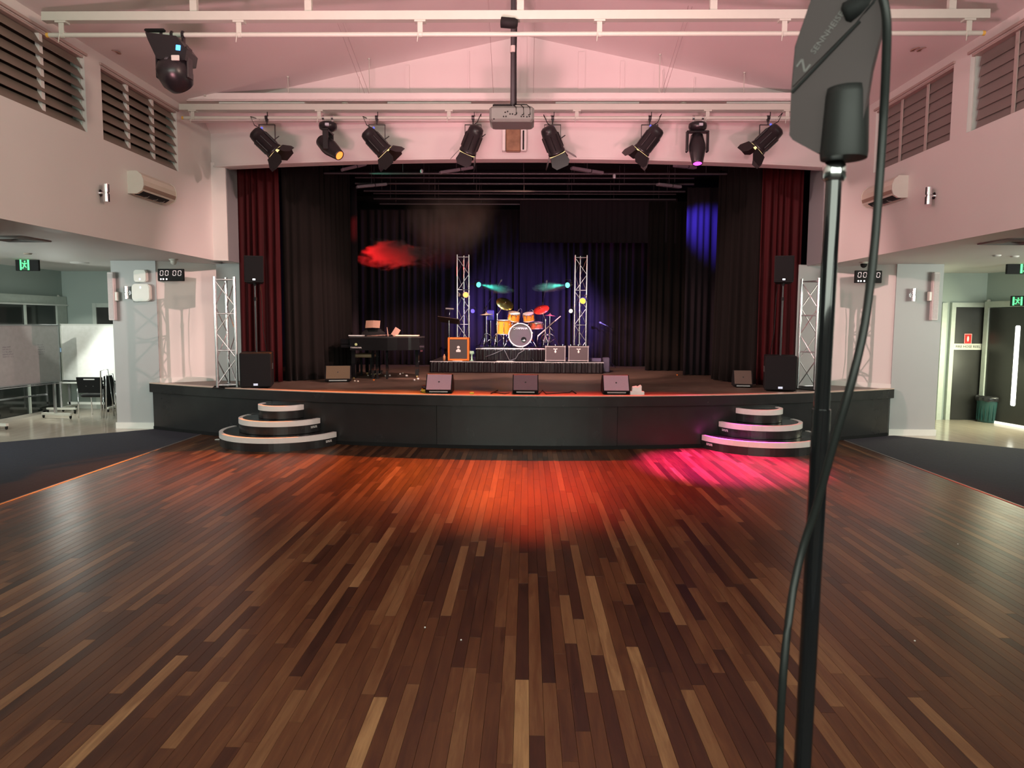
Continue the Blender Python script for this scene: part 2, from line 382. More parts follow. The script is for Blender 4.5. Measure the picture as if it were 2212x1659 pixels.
# ---- nave walls above the aisles, with window openings
WZ0, WZ1, EAVE, RIDGE = 4.30, 5.22, 5.38, 6.52
WIN = ((6.75, 9.0), (9.34, 11.33))
for s, nm in ((-1, 'left'), (1, 'right')):
    m = MB(); xc = s*(WX+0.11)
    m.box((xc, 4.7, (SOF+WZ0)/2), (0.22, 16.2, WZ0-SOF))
    m.box((xc, 4.7, (WZ1+5.5)/2), (0.22, 16.2, 5.5-WZ1))
    for a, b in ((-3.4, WIN[0][0]), (WIN[0][1], WIN[1][0]), (WIN[1][1], 12.8)):
        m.box((xc, (a+b)/2, (WZ0+WZ1)/2), (0.22, b-a, WZ1-WZ0))
    struct(m.build('wall_'+nm, WALL))
    # aisle ceiling
    struct(MB().box((s*(WX+3.6), 6.4, SOF+.06), (6.76, 19.6, .12)).build('ceiling_aisle_'+nm, CEIL))
    # outer aisle wall and rear
    k = 0 
    # column beside the stage
    xa = s*7.36; xb = s*6.55
    m = MB().box(((xa+xb)/2, 13.5, SOF/2), (abs(xa-xb), 1.65, SOF)); o = struct(m.build('wall_column_'+nm, COLM))
    struct(MB().box(((xa+xb)/2, 12.66, .055), (abs(xa-xb)+.02, .03, .11)).build('baseboard_column_'+nm, TRIM))
    # wall beside the stage wing (pink lit), then the grey return to the proscenium
    m = MB()
    m.prism([(s*6.55, 12.70), (s*5.76, 13.36), (s*5.76, 13.5), (s*6.55, 12.85)], 0.0, SOF)
    struct(m.build('wall_wing_'+nm, WALL))
    struct(MB().prism([(s*6.56, 12.675), (s*5.76, 13.335), (s*5.76, 13.36), (s*6.56, 12.70)], ZS+.0, ZS+.085).build('baseboard_'+nm, TRIM))
    struct(MB().prism([(s*5.76, 13.36), (s*5.02, 13.14), (s*5.02, 13.28), (s*5.76, 13.5)], 0.0, SOF+.02).build('wall_return_'+nm, COLM))
    # proscenium pier above the aisle ceiling
    m = MB(); m.prism([(s*WX, 12.5), (s*5.20, 12.57), (s*5.20, 13.2), (s*WX, 13.2)], SOF, 4.70)
    struct(m.build('wall_pier_'+nm, WALL))
    struct(MB().prism([(s*5.20, 12.60), (s*5.185, 12.60), (s*5.185, 13.22), (s*5.20, 13.22)], SOF, 4.72).build('wall_reveal_'+nm, WALLD))

# ---- roof, gable, shelf, bulkhead
m = MB(); a = .08
for s in (-1, 1):
    m.add([(0, -3.4, RIDGE), (s*5.6, -3.4, EAVE-.04), (s*5.6, 11.9, EAVE-.04), (0, 11.9, RIDGE),
           (0, -3.4, RIDGE+a), (s*5.6, -3.4, EAVE-.04+a), (s*5.6, 11.9, EAVE-.04+a), (0, 11.9, RIDGE+a)],
          [(0, 1, 2, 3), (7, 6, 5, 4), (0, 4, 5, 1), (2, 6, 7, 3), (1, 5, 6, 2)] if s > 0 else [(3, 2, 1, 0), (4, 5, 6, 7), (1, 5, 4, 0), (3, 7, 6, 2), (2, 6, 5, 1)])
roof = struct(m.build('ceiling', CEIL))
gab = struct(MB().prism([(-5.6, 5.2), (5.6, 5.2), (5.6, 5.40), (0, 6.62), (-5.6, 5.40)], 0, .12, frame((0, 11.88, 0), (1, 0, 0), (0, 0, 1))).build('wall_gable', CEIL))
for px, wd in ((880, .07), (1013, .02), (1131, .10), (1256, .11), (1344, .07), (1432, .02), (775, .02), (1500, .02)):
    x = aty(px, 180, 11.74).x; top = 6.47-abs(x)*.2232
    MB().box((x, 11.745, (5.6+top)/2), (wd, .03, top-5.6)).build('batten', CEIL, gab)
# shelf carrying the recessed strip lights
ZSH = 5.40
shelf = thing('lighting_shelf', 'long pale shelf below the gable wall carrying recessed strip lights', 'shelf', (0, 11.4, ZSH))
m = MB()
sx = [aty(p, 218, 11.48).x for p in (475, 660, 838, 1018, 1200, 1380, 1568, 1750)]
cuts = [-5.30]+sx+[5.25]
for i in range(0, len(cuts), 2): m.box(((cuts[i]+cuts[i+1])/2, 11.485, ZSH+.03), (cuts[i+1]-cuts[i], .088, .0595))
m.box((0, 11.408, ZSH+.03), (10.55, .064, .06)); m.box((0, 11.63, ZSH+.03), (10.55, .2, .06)); m.box((0, 11.54, ZSH+.085), (10.9, .38, .05))
m.build('tray', CEIL, shelf); MB().box((0, 11.36, ZSH+.06), (11.0, .03, .09)).build('fascia', TRIM, shelf)
for i in range(4):
    xm = (sx[2*i]+sx[2*i+1])/2; L = sx[2*i+1]-sx[2*i]
    t = thing('strip_light', ('leftmost', 'second from the left', 'second from the right', 'rightmost')[i]+' unlit recessed strip light in the shelf under the gable', 'light', (xm, 11.48, ZSH+.035), group='recessed strip lights in the shelf')
    mm = MB(); mm.box((xm, 11.445, ZSH+.012), (L, .012, .075)); mm.box((xm, 11.525, ZSH+.012), (L, .012, .075))
    for e in (-1, 1): mm.box((xm+e*(L/2-.008), 11.485, ZSH+.012), (.016, .068, .074))
    mm.build('frame', STEPW, t); MB().box((xm, 11.485, ZSH+.016), (L-.03, .066, .012)).build('diffuser', pm('diffuser', (.8, .8, .78), .3), t)
for i, px in enumerate((745, 1476)):
    x = aty(px, 218, 11.5).x
    m = MB().lathe([(.05, -.004), (.055, 0), (.055, .02), (.0, .02)], 16, T((x, 11.5, ZSH-.014))); m.lathe([(.035, -.012), (.036, 0)], 16, T((x, 11.5, ZSH-.014)))
    tag(m.build('downlight', WHITEP), 'small round downlight in the shelf, %s of the projector' % ('left', 'right')[i], 'light', 'downlights in the shelf')
# bulkhead over the stage opening, bowed towards the hall
N = 40; ZB0, ZB1 = 4.62, 5.14
def bulkY(x): return 11.87 + .66*(x/WX)**2
m = MB(); xs = [-WX+2*WX*i/N for i in range(N+1)]
rowsv = []
for x in xs:
    y = bulkY(x); zt = ZB1+.05*(x/WX)**2
    rowsv.append([(x, y+.25, ZB0), (x, y, ZB0), (x, y-.012, ZB0+.004), (x, y-.012, ZB0+.03), (x, y, ZB0+.034), (x, y, zt), (x, max(y-.02, 11.72)if False else min(y, 11.80+.9*(x/WX)**2*.45), 5.42), (x, y+.25, 5.42)])
k = len(rowsv[0]); V = [p for r_ in rowsv for p in r_]
F = [(i*k+j, (i+1)*k+j, (i+1)*k+j+1, i*k+j+1) for i in range(N) for j in range(k-1)] + [(i*k+k-1, (i+1)*k+k-1, (i+1)*k, i*k) for i in range(N)]
m.add(V, F)
struct(m.build('wall_bulkhead', CEIL))

# ---- stage house: ceiling, rear and side walls
struct(MB().box((0, 16.3, 5.45), (12, 7.6, .1)).build('ceiling_stage', BLACKM))
struct(MB().box((0, 19.9, 2.7), (12, .1, 5.4)).build('wall_stage_rear', BLACKM))
for s, nm in ((-1, 'left'), (1, 'right')): struct(MB().box((s*5.95, 16.7, 2.7), (.1, 6.4, 5.4)).build('wall_stage_'+nm, BLACKM))

# ---- hall rear and aisle side walls
struct(MB().box((0, -3.45, 3.3), (24, .1, 6.6)).build('wall_rear', WALLG))

# left aisle end: rear wall with window, glazed door wall
def wallseg(name, a, b, z0, z1, mat, th=.1):
    a, b = Vector((a[0], a[1], 0)), Vector((b[0], b[1], 0)); d = (b-a); n = Vector((-d.y, d.x, 0)).normalized()*th
    return MB().prism([a.xy, b.xy, (b+n).xy, (a+n).xy], z0, z1).build(name, mat)
LC = (-10.12, 15.5); LE = (-9.95, 6.0)
RC = (9.50, 14.85)
struct(MB().box((-8.3, 15.56, 1.51), (4.4, .12, 3.02)).build('wall_aisle_end_left', WALLG))
struct(MB().box((-8.2, 15.485, .06), (4.3, .02, .12)).build('baseboard_aisle_end_left', TRIM))
struct(wallseg('wall_aisle_left', LE, LC, 0, SOF, WALLG))
struct(MB().box((8.0, 14.91, 1.51), (3.2, .12, 3.02)).build('wall_aisle_end_right', WALLG))
struct(wallseg('wall_aisle_right', RC, (10.4, 9.0), 0, SOF, WALLG))
struct(wallseg('wall_aisle_right', (10.4, 9.0), (10.4, -3.4), 0, SOF, WALLG))
struct(wallseg('wall_aisle_left', (-11.6, -3.4), (-11.6, 6.0), 0, SOF, WALLG))

# ================================================================== STAGE
stage = thing('stage', 'black bow-fronted stage platform with a pale edge strip across the hall', 'stage', (0, 12, 0))
NA = 48
def arcpts(d, x0=XS-HW, x1=XS+HW, n=NA): return [(x0+(x1-x0)*i/n, arcY(x0+(x1-x0)*i/n, d)) for i in range(n+1)]
pts = arcpts(0)
MB().prism(pts + [(5.8, 19.8), (-5.8, 19.8)], ZS-.04, ZS, None).build('deck', STAGEF, stage)
def band(p, q, z0, z1, mat, name, parent):
    """curved band between the outer line p and the inner line q"""
    n = len(p); V = [(x, y, z) for (x, y), z in [(a, z0) for a in p]+[(a, z1) for a in p]+[(a, z1) for a in q]+[(a, z0) for a in q]]
    F = []
    for i in range(n-1):
        for r_ in range(4):
            s_ = (r_+1) % 4; F.append((r_*n+i, r_*n+i+1, s_*n+i+1, s_*n+i))
    F += [(0, n, 2*n, 3*n), (4*n-1, 3*n-1, 2*n-1, n-1)]
    return MB().add(V, F).build(name, mat, parent)
band(arcpts(.045), arcpts(-.10), ZS, ZS+.012, NOSING, 'edge_strip', stage)
band(arcpts(.04), arcpts(-.02), ZS-.155, ZS, BLACKP, 'lip', stage)
xe = [-6.66, -4.1, aty(943, 900, 10.95).x, aty(1335, 900, 10.95).x, aty(1680, 900, 11.6).x, 6.50]
for i in range(5):
    band(arcpts(0, xe[i]+.003, xe[i+1]-.003, 12), arcpts(-.03, xe[i]+.003, xe[i+1]-.003, 12), .055, ZS-.155, BLACKP, 'fascia_panel', stage)
band(arcpts(.012, -6.66, 6.50), arcpts(-.03, -6.66, 6.50), 0, .055, BLACKM, 'kickboard', stage)
band(arcpts(-.03, -6.66, 6.50), arcpts(-.06, -6.66, 6.50), 0, ZS-.04, BLACKM, 'backing', stage)
for px, py in ((1115, 890), (1095, 885)):
    p = aty(px, py, 10.9); 
scf = pm('scuff_mark', (.10, .10, .11), .5)
MB().prism([(-.14, 0), (-.05, .012), (.1, .0), (.14, .01), (.05, -.02), (-.08, -.015)], 0, .0008, frame((aty(1118, 889, 10.93).x, 10.925, aty(1118, 889, 10.93).z), (1, 0, 0), (0, 0, 1))).build('scuff', scf, stage)

# rounded steps, one set each side
def steps(px, side, lab):
    x0 = atz(px, 955, 0).x; y0 = arcY(x0); n = Vector((x0, y0-YC, 0)).normalized(); rot = math.atan2(n.y, n.x)
    t = thing('rounded_steps', lab, 'steps', (x0, y0, 0), group='rounded stage steps')
    for k, r_ in enumerate((.98, .685, .385)):
        z = .2075*k; p = []
        for i in range(41):
            a = -PI/2-.12 + (PI+.24)*i/40; p.append((x0+math.cos(rot+a)*r_, y0+math.sin(rot+a)*r_))
        def rr(d): return [(x0+math.cos(rot-PI/2+PI*i/40)*(r_+d), y0+math.sin(rot-PI/2+PI*i/40)*(r_+d)) for i in range(41)]
        MB().prism(rr(0), z, z+.2).build('tread', BLACKP, t)
        band(rr(.006), rr(-.055), z+.2, z+.2075, STEPW, 'nosing_top', t)
        band(rr(.006), rr(-.003), z+.125, z+.2, STEPW, 'nosing', t)
        if k < 2:
            m = MB(); e = -side
            for q in range(5):
                a = rot + (PI/2-.14-.028*q*(.98/r_))*(1 if side < 0 else -1); c = Vector((x0+math.cos(a)*(r_+.004), y0+math.sin(a)*(r_+.004), z+.085))
                M = frame(c, (-math.sin(a), math.cos(a), 0), (0, 0, 1)); m.box((0, 0, 0), (.012, .035, .003), M)
                m.box((.006, .012 if q % 2 else -.012, 0), (.014, .008, .003), M)
            m.build('maker_mark', WHITE, t)
    return t
steps(609, -1, 'black rounded stage steps with white nosings, on the left under the grand piano')
steps(1620, 1, 'black rounded stage steps with white nosings, on the right in the magenta light')

# ================================================================== CURTAINS
def drape(name, lab, path, z0, z1, mat, wl=.16, amp=.05, seed=1, group=None, flare=.0, cat='curtain', taper=.35, hem=.0, parent=None):
    rnd = random.Random(seed); P = [Vector((a, b, 0)) for a, b in path]
    L = [0]
    for i in range(1, len(P)): L.append(L[-1]+(P[i]-P[i-1]).length)
    tot = L[-1]; n = max(8, int(tot/wl*8)); ph = []; x = 0
    fr = [rnd.uniform(.75, 1.3) for _ in range(int(tot/wl)+3)]; am = [rnd.uniform(.45, 1.25) for _ in fr]
    nz = 10; V = []
    for i in range(n+1):
        s_ = tot*i/n; j = 0
        while j < len(P)-2 and s_ > L[j+1]: j += 1
        u = (s_-L[j])/max(1e-6, L[j+1]-L[j]); p = P[j].lerp(P[j+1], u); d = (P[j+1]-P[j]).normalized(); nrm = Vector((d.y, -d.x, 0))
        q = s_/wl; k = int(q); ang = 2*PI*(q + .18*math.sin(q*1.7+seed) + .1*math.sin(q*.61))
        a = amp*(am[k]*(1-(q-k))+am[min(k+1, len(am)-1)]*(q-k))
        for h in range(nz+1):
            t = h/nz; g = math.sin(ang + .25*math.sin(3*t+k)*(1-t)); g = math.copysign(abs(g)**.8, g)
            w_ = (.55+.45*(1-t)) if taper else 1
            V.append(p + nrm*(a*g*w_ + flare*(1-t)**2) + d*(.15*amp*math.sin(ang*.5+t*2)*(1-t)) + Vector((0, 0, z0+(z1-z0)*t + hem*(1-t)*math.sin(q*2.2))))
    # back layer gives the cloth its thickness
    m = MB(); st = nz+1
    m.add(V, [(i*st+h, (i+1)*st+h, (i+1)*st+h+1, i*st+h+1) for i in range(n) for h in range(nz)], smooth=True)
    o = m.build(name, mat, parent)
    sol = o.modifiers.new('cloth', 'SOLIDIFY'); sol.thickness = .006; sol.offset = -1
    if lab: tag(o, lab, cat, group)
    return o
drape('stage_curtain', 'red velvet house curtain gathered at the left of the stage opening', [(-5.19, 13.05), (-4.44, 13.05)], ZS+.01, 4.80, DRAPE_R, .13, .05, 3, 'red house curtains', .02)
drape('stage_curtain', 'red velvet house curtain gathered at the right of the stage opening', [(4.32, 13.2), (5.05, 13.15)], ZS+.01, 4.80, DRAPE_R, .12, .05, 8, 'red house curtains', .02)
drape('leg_curtain', 'black side drape hung behind the left red curtain, running back to the piano', [(-4.46, 13.3), (-3.95, 13.7), (-3.6, 14.9)], ZS+.01, 5.0, DRAPE, .17, .055, 5, 'black side drapes', .03)
drape('leg_curtain', 'black side drape hung behind the right red curtain, bunched at its hem', [(3.86, 14.4), (4.0, 13.9), (4.46, 13.35)], ZS+.02, 5.0, DRAPE, .17, .06, 6, 'black side drapes', .03)
drape('leg_curtain', 'black drape lit deep blue, far right of the stage beside the side drape', [(3.50, 15.6), (4.40, 15.6)], ZS+.01, 4.86, DRAPE_B, .16, .05, 9, 'inner wing drapes', .02)
drape('leg_curtain', 'black drape with a red lit edge behind the piano on the left', [(-4.1, 15.6), (-3.62, 15.6)], ZS+.01, 4.86, DRAPE_B, .16, .05, 19, 'inner wing drapes', .02)
drape('leg_curtain', 'dark drape hung between the backdrop and the blue lit drape on the right', [(2.92, 17.0), (4.0, 17.0)], ZS+.01, 4.8, DRAPE, .17, .05, 29, 'inner wing drapes', .02)
drape('backdrop_curtain', 'wide black pleated backdrop glowing violet behind the drum kit', [(-4.6, 18.6), (4.4, 18.6)], ZS+.01, 4.85, DRAPE_B, .19, .055, 11, flare=.02)
drape('border_curtain', 'short black border drape hung in front of the top of the backdrop', [(-.1, 17.03), (3.6, 17.03)], 3.84, 4.87, DRAPE_B, .15, .02, 13)

# ================================================================== BEAMS AND PIPES
def beam(Y, zt, zb, xl, xr, zp, hangs, brk, lab1, lab2, top):
    t = thing('lighting_beam', lab1, 'beam', (0, Y, zb), group='white lighting beams')
    m = MB(); m.box(((xl+xr)/2, Y-.04, (zt+zb)/2), (xr-xl, .012, zt-zb)); m.box(((xl+xr)/2, Y, zb+.004), (xr-xl, .09, .01)); m.box(((xl+xr)/2, Y, zt-.004), (xr-xl, .09, .01)); m.box(((xl+xr)/2, Y+.04, (zt+zb)/2), (xr-xl, .012, zt-zb))
    m.build('beam', STEEL_W, t)
    for x in hangs:
        zr = top(x)
        MB().box((x, Y, (zr+zt)/2), (.075, .05, zr-zt)).build('hanger', STEEL_W, t)
    for x in brk:
        mm = MB(); mm.box((x, Y, zb-.01), (.12, .08, .02)); mm.box((x, Y-.02, (zb+zp)/2), (.055, .012, zb-zp)); mm.lathe([(.032, -.02), (.032, .02)], 12, axis((x, Y, zp), (1, 0, 0))); mm.cyl((x-.02, Y-.03, zp), (x-.03, Y-.035, zp-.09), .007, .004, 6)
        mm.build('pipe_bracket', STEEL_W, t)
    p = thing('lighting_pipe', lab2, 'pipe', (0, Y, zp), group='white lighting pipes')
    MB().cyl((xl+.05, Y, zp), (xr-.05, Y, zp), .025, n=14).build('pipe', STEEL_W, p)
    for e, s in ((xl+.05, -1), (xr-.05, 1)): MB().cyl((e, Y, zp), (e+s*.03, Y, zp), .026, n=12).build('end_cap', pm('yellow_cap', (.65, .42, .08), .5), p)
    return t
def roofz(x): return RIDGE-abs(x)*(RIDGE-EAVE+.04)/5.6
X1 = lambda p: aty(p, 40, 7.98).x
beam(7.98, 5.305, 5.215, X1(95), X1(2133), 5.075, [X1(420), X1(667), X1(1124), X1(1540), X1(2054)], [X1(p) for p in (134, 517, 908, 1295, 1694, 2092)],
     'white steel lighting beam nearest the camera, hung from the roof', 'white round pipe under the nearest lighting beam', roofz)
X2 = lambda p: aty(p, 240, 11.2).x
beam(11.2, 5.285, 5.20, X2(390), X2(1815), 5.09, [], [X2(p) for p in (417, 690, 970, 1246, 1528, 1700)],
     'white steel lighting beam above the stage front', 'white round pipe above the stage front carrying the stage lights', roofz)
# thin suspension rods from the roof to the shelf
for px in (440, 621, 797, 1425, 1608):
    x = aty(px, 190, 11.30).x; z1 = roofz(x)
    m = MB().cyl((x, 11.33, ZSH+.1), (x, 11.33, z1), .006, n=6); m.cyl((x, 11.33, z1-.02), (x, 11.33, z1), .02, n=8)
    o = m.build('suspension_rod', STEEL_W, shelf)
for px in (722, 733, 1052, 1155, 1484, 1492):
    x = aty(px, 120, 9.6).x
    MB().cyl((x, 9.6, roofz(x)-.02), (x, 11.36, ZSH+.1), .003, n=5).build('stay_wire', pm('wire_grey', (.4, .35, .35), .5), shelf)

# ================================================================== FRESNEL SPOTLIGHTS
LENSY = pm('lit_lens_rim', (.9, .8, .4), .3, emit=(1.0, .8, .35), es=1.2)
def fresnel(px, cx, cy, d, lab, cable=1):
    xp = X2(px); P = Vector((xp, 11.2, 5.09)); c = aty(cx, cy, 11.17); d = Vector(d).normalized()
    t = thing('fresnel_spotlight', lab, 'spotlight', P, group='black barn-door spotlights on the front pipe')
    m = MB(); m.lathe([(.036, -.022), (.036, .022)], 10, axis(P, (1, 0, 0))); m.box((xp, 11.2, 5.055), (.03, .05, .05)); m.cyl((xp, 11.2, 5.04), (xp, 11.2, 4.985), .009, n=8)
    m.box((xp+.02, 11.17, 5.14), (.012, .012, .06)); m.build('clamp', BLACKS, t)
    # yoke: top bar and two arms in the plane across the body
    M = axis(c, d); side = Vector((0, -1, 0)) - d*(-d.y); side = (Vector((1, 0, 0)) - d*d.x).normalized() if abs(d.x) < .5 else (d.cross(Vector((0, 1, 0)))).normalized()
    xa = Vector((1, 0, 0)); w_ = .155
    m = MB(); top = Vector((xp, 11.2, 4.985)); off = c.x - xp
    for s in (-1, 1):
        a = top+Vector((s*w_*.8, 0, 0)); b = Vector((xp+s*w_*.8, c.y+.0*s, c.z+.02))
        m.box(((a.x+b.x)/2, a.y + (.13 if s > 0 else -.13)*0, (a.z+b.z)/2), (.008, .03, a.z-b.z))
    m.box((top.x, top.y, top.z), (w_*1.6+.008, .03, .008)); m.cyl((xp+w_*.8, c.y, c.z+.04), (xp+w_*.8+.07, c.y, c.z+.09), .008, n=6)
    m.build('yoke', BLACKS, t)
    r = .125
    can = MB().lathe([(0, -.23), (.07, -.225), (.105, -.20), (.115, -.16), (.12, -.10), (.128, -.098), (.128, .16), (.136, .165), (.136, .20), (.118, .20)], 24, M, cap=False)
    for k in range(8):
        a = 2*PI*k/8; can.box((.13*math.cos(a), .13*math.sin(a), .02), (.012, .012, .22), M)
    can.build('housing', BLACKS, t)
    MB().lathe([(0, .192), (.117, .19)], 24, M).build('lens', pm('fresnel_lens', (.35, .3, .2), .15, emit=(1, .75, .5), es=.6), t)
    MB().lathe([(.118, .19), (.125, .215), (.132, .19)], 24, M).build('colour_rim', LENSY, t)
    for k in range(4):
        a = PI/2*k + PI/4
        wd = (.115, .10)[k % 2]
        fl = Matrix.Rotation(a, 4, 'Z') @ T((.13, 0, .205)) @ Matrix.Rotation(R(38 if k % 2 else 22), 4, 'Y')
        MB().prism([(-wd, 0), (wd, 0), (wd*1.25, .13), (wd*.8, .20), (-wd*.8, .20), (-wd*1.25, .13)], -.001, .002, M @ fl @ frame((0, 0, 0), (0, 1, 0), (0, 0, 1))).build('barn_door', BLACKS, t)
    MB().box((.0, .125, -.17), (.03, .03, .03), M).build('control_plug', pm('blue_plug', (.05, .06, .5), .4, emit=(.2, .25, 1), es=.5), t)
    e = M @ Vector((0, .1, -.2)); s = 1 if d.x < 0 else -1
    MB().tube([P+Vector((s*.02, 0, .03)), P+Vector((s*.12, .02, -.02)), e+Vector((s*.12, -.02, .16)), e+Vector((s*.06, -.03, .03)), e], .006, 6).build('cable', BLACKM, t)
    return c, d
FR = [fresnel(576, 572, 307, (.62, .25, -.62), 'black barn-door spotlight, leftmost on the front pipe, aimed right'),
      fresnel(814, 812, 307, (.60, .25, -.64), 'black barn-door spotlight with a red lit flap, second from the left'),
      fresnel(1022, 1020, 303, (-.34, .3, -.72), 'black barn-door spotlight hanging just left of the projector'),
      fresnel(1194, 1193, 305, (.34, .3, -.72), 'black barn-door spotlight hanging just right of the projector'),
      fresnel(1404, 1403, 303, (-.52, .25, -.68), 'black barn-door spotlight with a pinkish lower flap, left of the upright moving head'),
      fresnel(1660, 1658, 300, (-.62, .25, -.62), 'black barn-door spotlight, rightmost on the front pipe, beside the antenna')]
PINK = (1.0, .58, .52)
for i, (c, d) in enumerate(FR):
    aim = ((1.6, 14, 1), (2.0, 15.6, 1.2), (-1.9, 15.8, 1.2), (1.2, 16.0, 1.3), (-3.6, 13.8, 1.2), (-4.0, 13.4, 1.6))[i]
    pw = (520, 900, 1500, 1300, 900, 560)[i]; cn = (44, 44, 46, 46, 36, 44)[i]
    lamp('SPOT', 'fresnel_beam', c+Vector(aim).__sub__(c).normalized()*.5, pw, PINK, aim, .05, cone=cn, blend=.5)
# ================================================================== MOVING HEADS
def moving_head(P, hd, lab, lens, side=False, s=1.0, es=6, tilt=None):
    """P: centre of the clamp pipe; hd: direction of the beam"""
    t = thing('moving_head_light', lab, 'stage light', P, group='moving head lights')
    P = Vector(P); Z = Vector((0, 0, 1)); m = MB()
    for e in (-.07, .07):
        m.lathe([(.036, -.016), (.036, .016)], 10, axis(P+Vector((e*s, 0, 0)), (1, 0, 0))); m.box((P.x+e*s, P.y, P.z-.05), (.02, .03, .06))
    m.build('clamp', CHROME, t)
    b = P+Vector((0, 0, -.13*s))
    mm = MB(); prof = [(.0, .065), (.10, .062), (.135, .04), (.14, .0), (.13, -.04), (.09, -.065), (0, -.068)]
    mm.lathe([(a*s, z*s) for a, z in prof], 20, T(b) @ Matrix.Diagonal((1.0, .95, 1, 1)))
    mm.build('base', BLACKS, t)
    MB().cbox((b.x+.02*s, b.y-.131*s, b.z), (.06*s, .02*s, .04*s), .004).build('display', pm('grey_display', (.35, .33, .36), .2, emit=(.6, .6, .7), es=.15), t)
    c = b+Vector((0, 0, -.30*s)); hd = Vector(hd).normalized()
    ax = Vector((0, 1, 0)) if side else Vector((1, 0, 0))     # axle of the yoke
    m = MB(); aw = .155*s
    F = frame(b+Vector((0, 0, -.07*s)), ax, (0, 0, 1))
    for e in (-1, 1):
        a = F @ Vector((e*aw, 0, 0)); m.cbox((e*aw, -.165*s, 0), (.035*s, .30*s, .085*s), .012, F)
    m.cbox((0, -.012*s, 0), (2*aw+.035*s, .035*s, .10*s), .012, F)
    m.build('yoke', BLACKS, t)
    M = axis(c, hd)
    MB().lathe([(0, -.20*s), (.06*s, -.198*s), (.095*s, -.18*s), (.108*s, -.10*s), (.125*s, -.02*s), (.125*s, .05*s), (.105*s, .16*s), (.082*s, .27*s), (.078*s, .285*s), (.066*s, .285*s)], 28, M, cap=False).build('head', BLACKS, t)
    MB().lathe([(0, .278*s), (.068*s, .276*s)], 20, M).build('lens', lens, t)
    return c + hd*.30*s, hd
LEN_O = pm('orange_lit_lens', (1, .4, .1), .2, emit=(1.0, .20, .03), es=1.5)
LEN_M = pm('magenta_lit_lens', (1, .2, 1), .2, emit=(1.0, .10, .85), es=1.6)
c, h = moving_head((X2(708), 11.2, 5.09), (.62, -.35, -.5), 'black moving head light tilted right with an orange lens, on the front pipe', LEN_O, True)
c, h = moving_head((X2(1508), 11.2, 5.09), (-.02, -.30, -1), 'black moving head light hanging straight down with a magenta lens', LEN_M)
lamp('SPOT', 'magenta_beam', c, 9000, (1.0, .03, .50), (2.9, 9.9, 0), .03, cone=36, blend=.8)
# orange and red floor wash from the overhead fixtures deep on the stage, cut off by the stage lip
for i, x in enumerate((-4.9, -3.7, -2.4, -1.1, 0.2, 1.4, 2.7, 4.2)):
    lamp('SPOT', 'floor_wash', (x*.6, 14.9, 4.75), (3200, 3600, 3600, 3000, 2400, 2400, 2200, 1900)[i], (1.0, (.22, .20, .17, .11, .06, .04, .03, .03)[i], .012), (x, 9.3, 0), .04, cone=25, blend=1.0)
# big moving head on the nearest pipe, upper left, seen from behind
px = X1(375)
t = thing('wash_light', 'large black moving head on the nearest pipe at upper left, blue display lit', 'stage light', (px, 7.98, 5.075), group=None)
for e in (-.13, -.02, .10): MB().box((px+e, 7.98, 5.05), (.022, .05, .12)).lathe([(.034, -.015), (.034, .015)], 10, axis((px+e, 7.98, 5.075), (1, 0, 0))).build('clamp', BLACKS, t)
MB().cbox((px-.20, 7.96, 5.115), (.22, .05, .03), .008).build('cable_bundle', BLACKM, t)
F = frame((px, 7.93, 4.90), (1, 0, -.12), (0, 0, 1))
m = MB().prism([(-.235, .105), (.10, .105), (.225, -.02), (.215, -.13), (.05, -.17), (-.09, -.15), (-.20, .03)], -.12, .14, F); m.build('base', BLACKS, t)
MB().cbox((.135, -.015, .145), (.05, .055, .012), .004, F).build('display', pm('blue_display', (.1, .3, 1), .3, emit=(.05, .35, 1.0), es=2.5), t)
MB().cyl((px-.15, 7.9, 4.84), (px-.17, 7.9, 4.76), .006, n=6).build('handle', BLACKM, t)
hc = aty(377, 158, 7.9)
M = axis(hc, (.12, .75, -.65))
MB().lathe([(0, -.17), (.05, -.168), (.11, -.15), (.155, -.10), (.175, -.02), (.17, .08), (.14, .14), (.13, .16), (0, .165)], 28, M @ Matrix.Diagonal((1, 1.05, 1, 1))).build('head', BLACKS, t)
MB().cbox((0, .0, -.172), (.04, .04, .01), .008, M).build('fan_hub', pm('grey_dark', (.09, .09, .1), .4), t)
# this light and its twin at the right end of the pipe light the opposite stage wings
for sx_, o_ in ((-1, hc), (1, Vector((3.72, 7.95, 4.62)))):
    aim = Vector((-sx_*5.45, 13.1, 2.1)); lamp('SPOT', 'wing_wash', o_+(aim-o_).normalized()*.27, 2500, (1.0, .58, .55), aim, .04, cone=31, blend=.7)
m = MB()
for e in (-1, 1): m.cbox((hc.x+e*.165, hc.y, hc.z+.10), (.03, .12, .34), .012)
m.build('yoke', BLACKS, t)
MB().cbox((hc.x+.09, hc.y-.155, hc.z+.105), (.085, .02, .055), .004, None).build('rating_label', WHITEP, t)

# ================================================================== PROJECTOR
pj = aty(1106, 255, 9.3)
t = thing('projector', 'grey ceiling projector on a long pole in the middle of the hall', 'projector', (pj.x, 9.3, pj.z))
W_ = .56
MB().cbox((pj.x, 9.30, pj.z), (W_, .42, .19), .03).build('housing', GREYP, t)
pz = roofz(pj.x)
MB().cyl((pj.x+.01, 9.30, pj.z+.09), (pj.x+.01, 9.30, pz), .033, n=16).build('pole', pm('dark_grey_pole', (.07, .07, .075), .35, .3), t)
MB().cyl((pj.x+.01, 9.30, pj.z+.80), (pj.x+.01, 9.30, pj.z+.88), .041, n=16).build('pole_clamp', WHITEP, t)
m = MB().cbox((pj.x-.12, 9.25, pj.z+.115), (.24, .2, .035), .01); m.cbox((pj.x+.12, 9.25, pj.z+.105), (.12, .12, .025), .01); m.build('mount_plate', BLACKM, t)
m = MB()
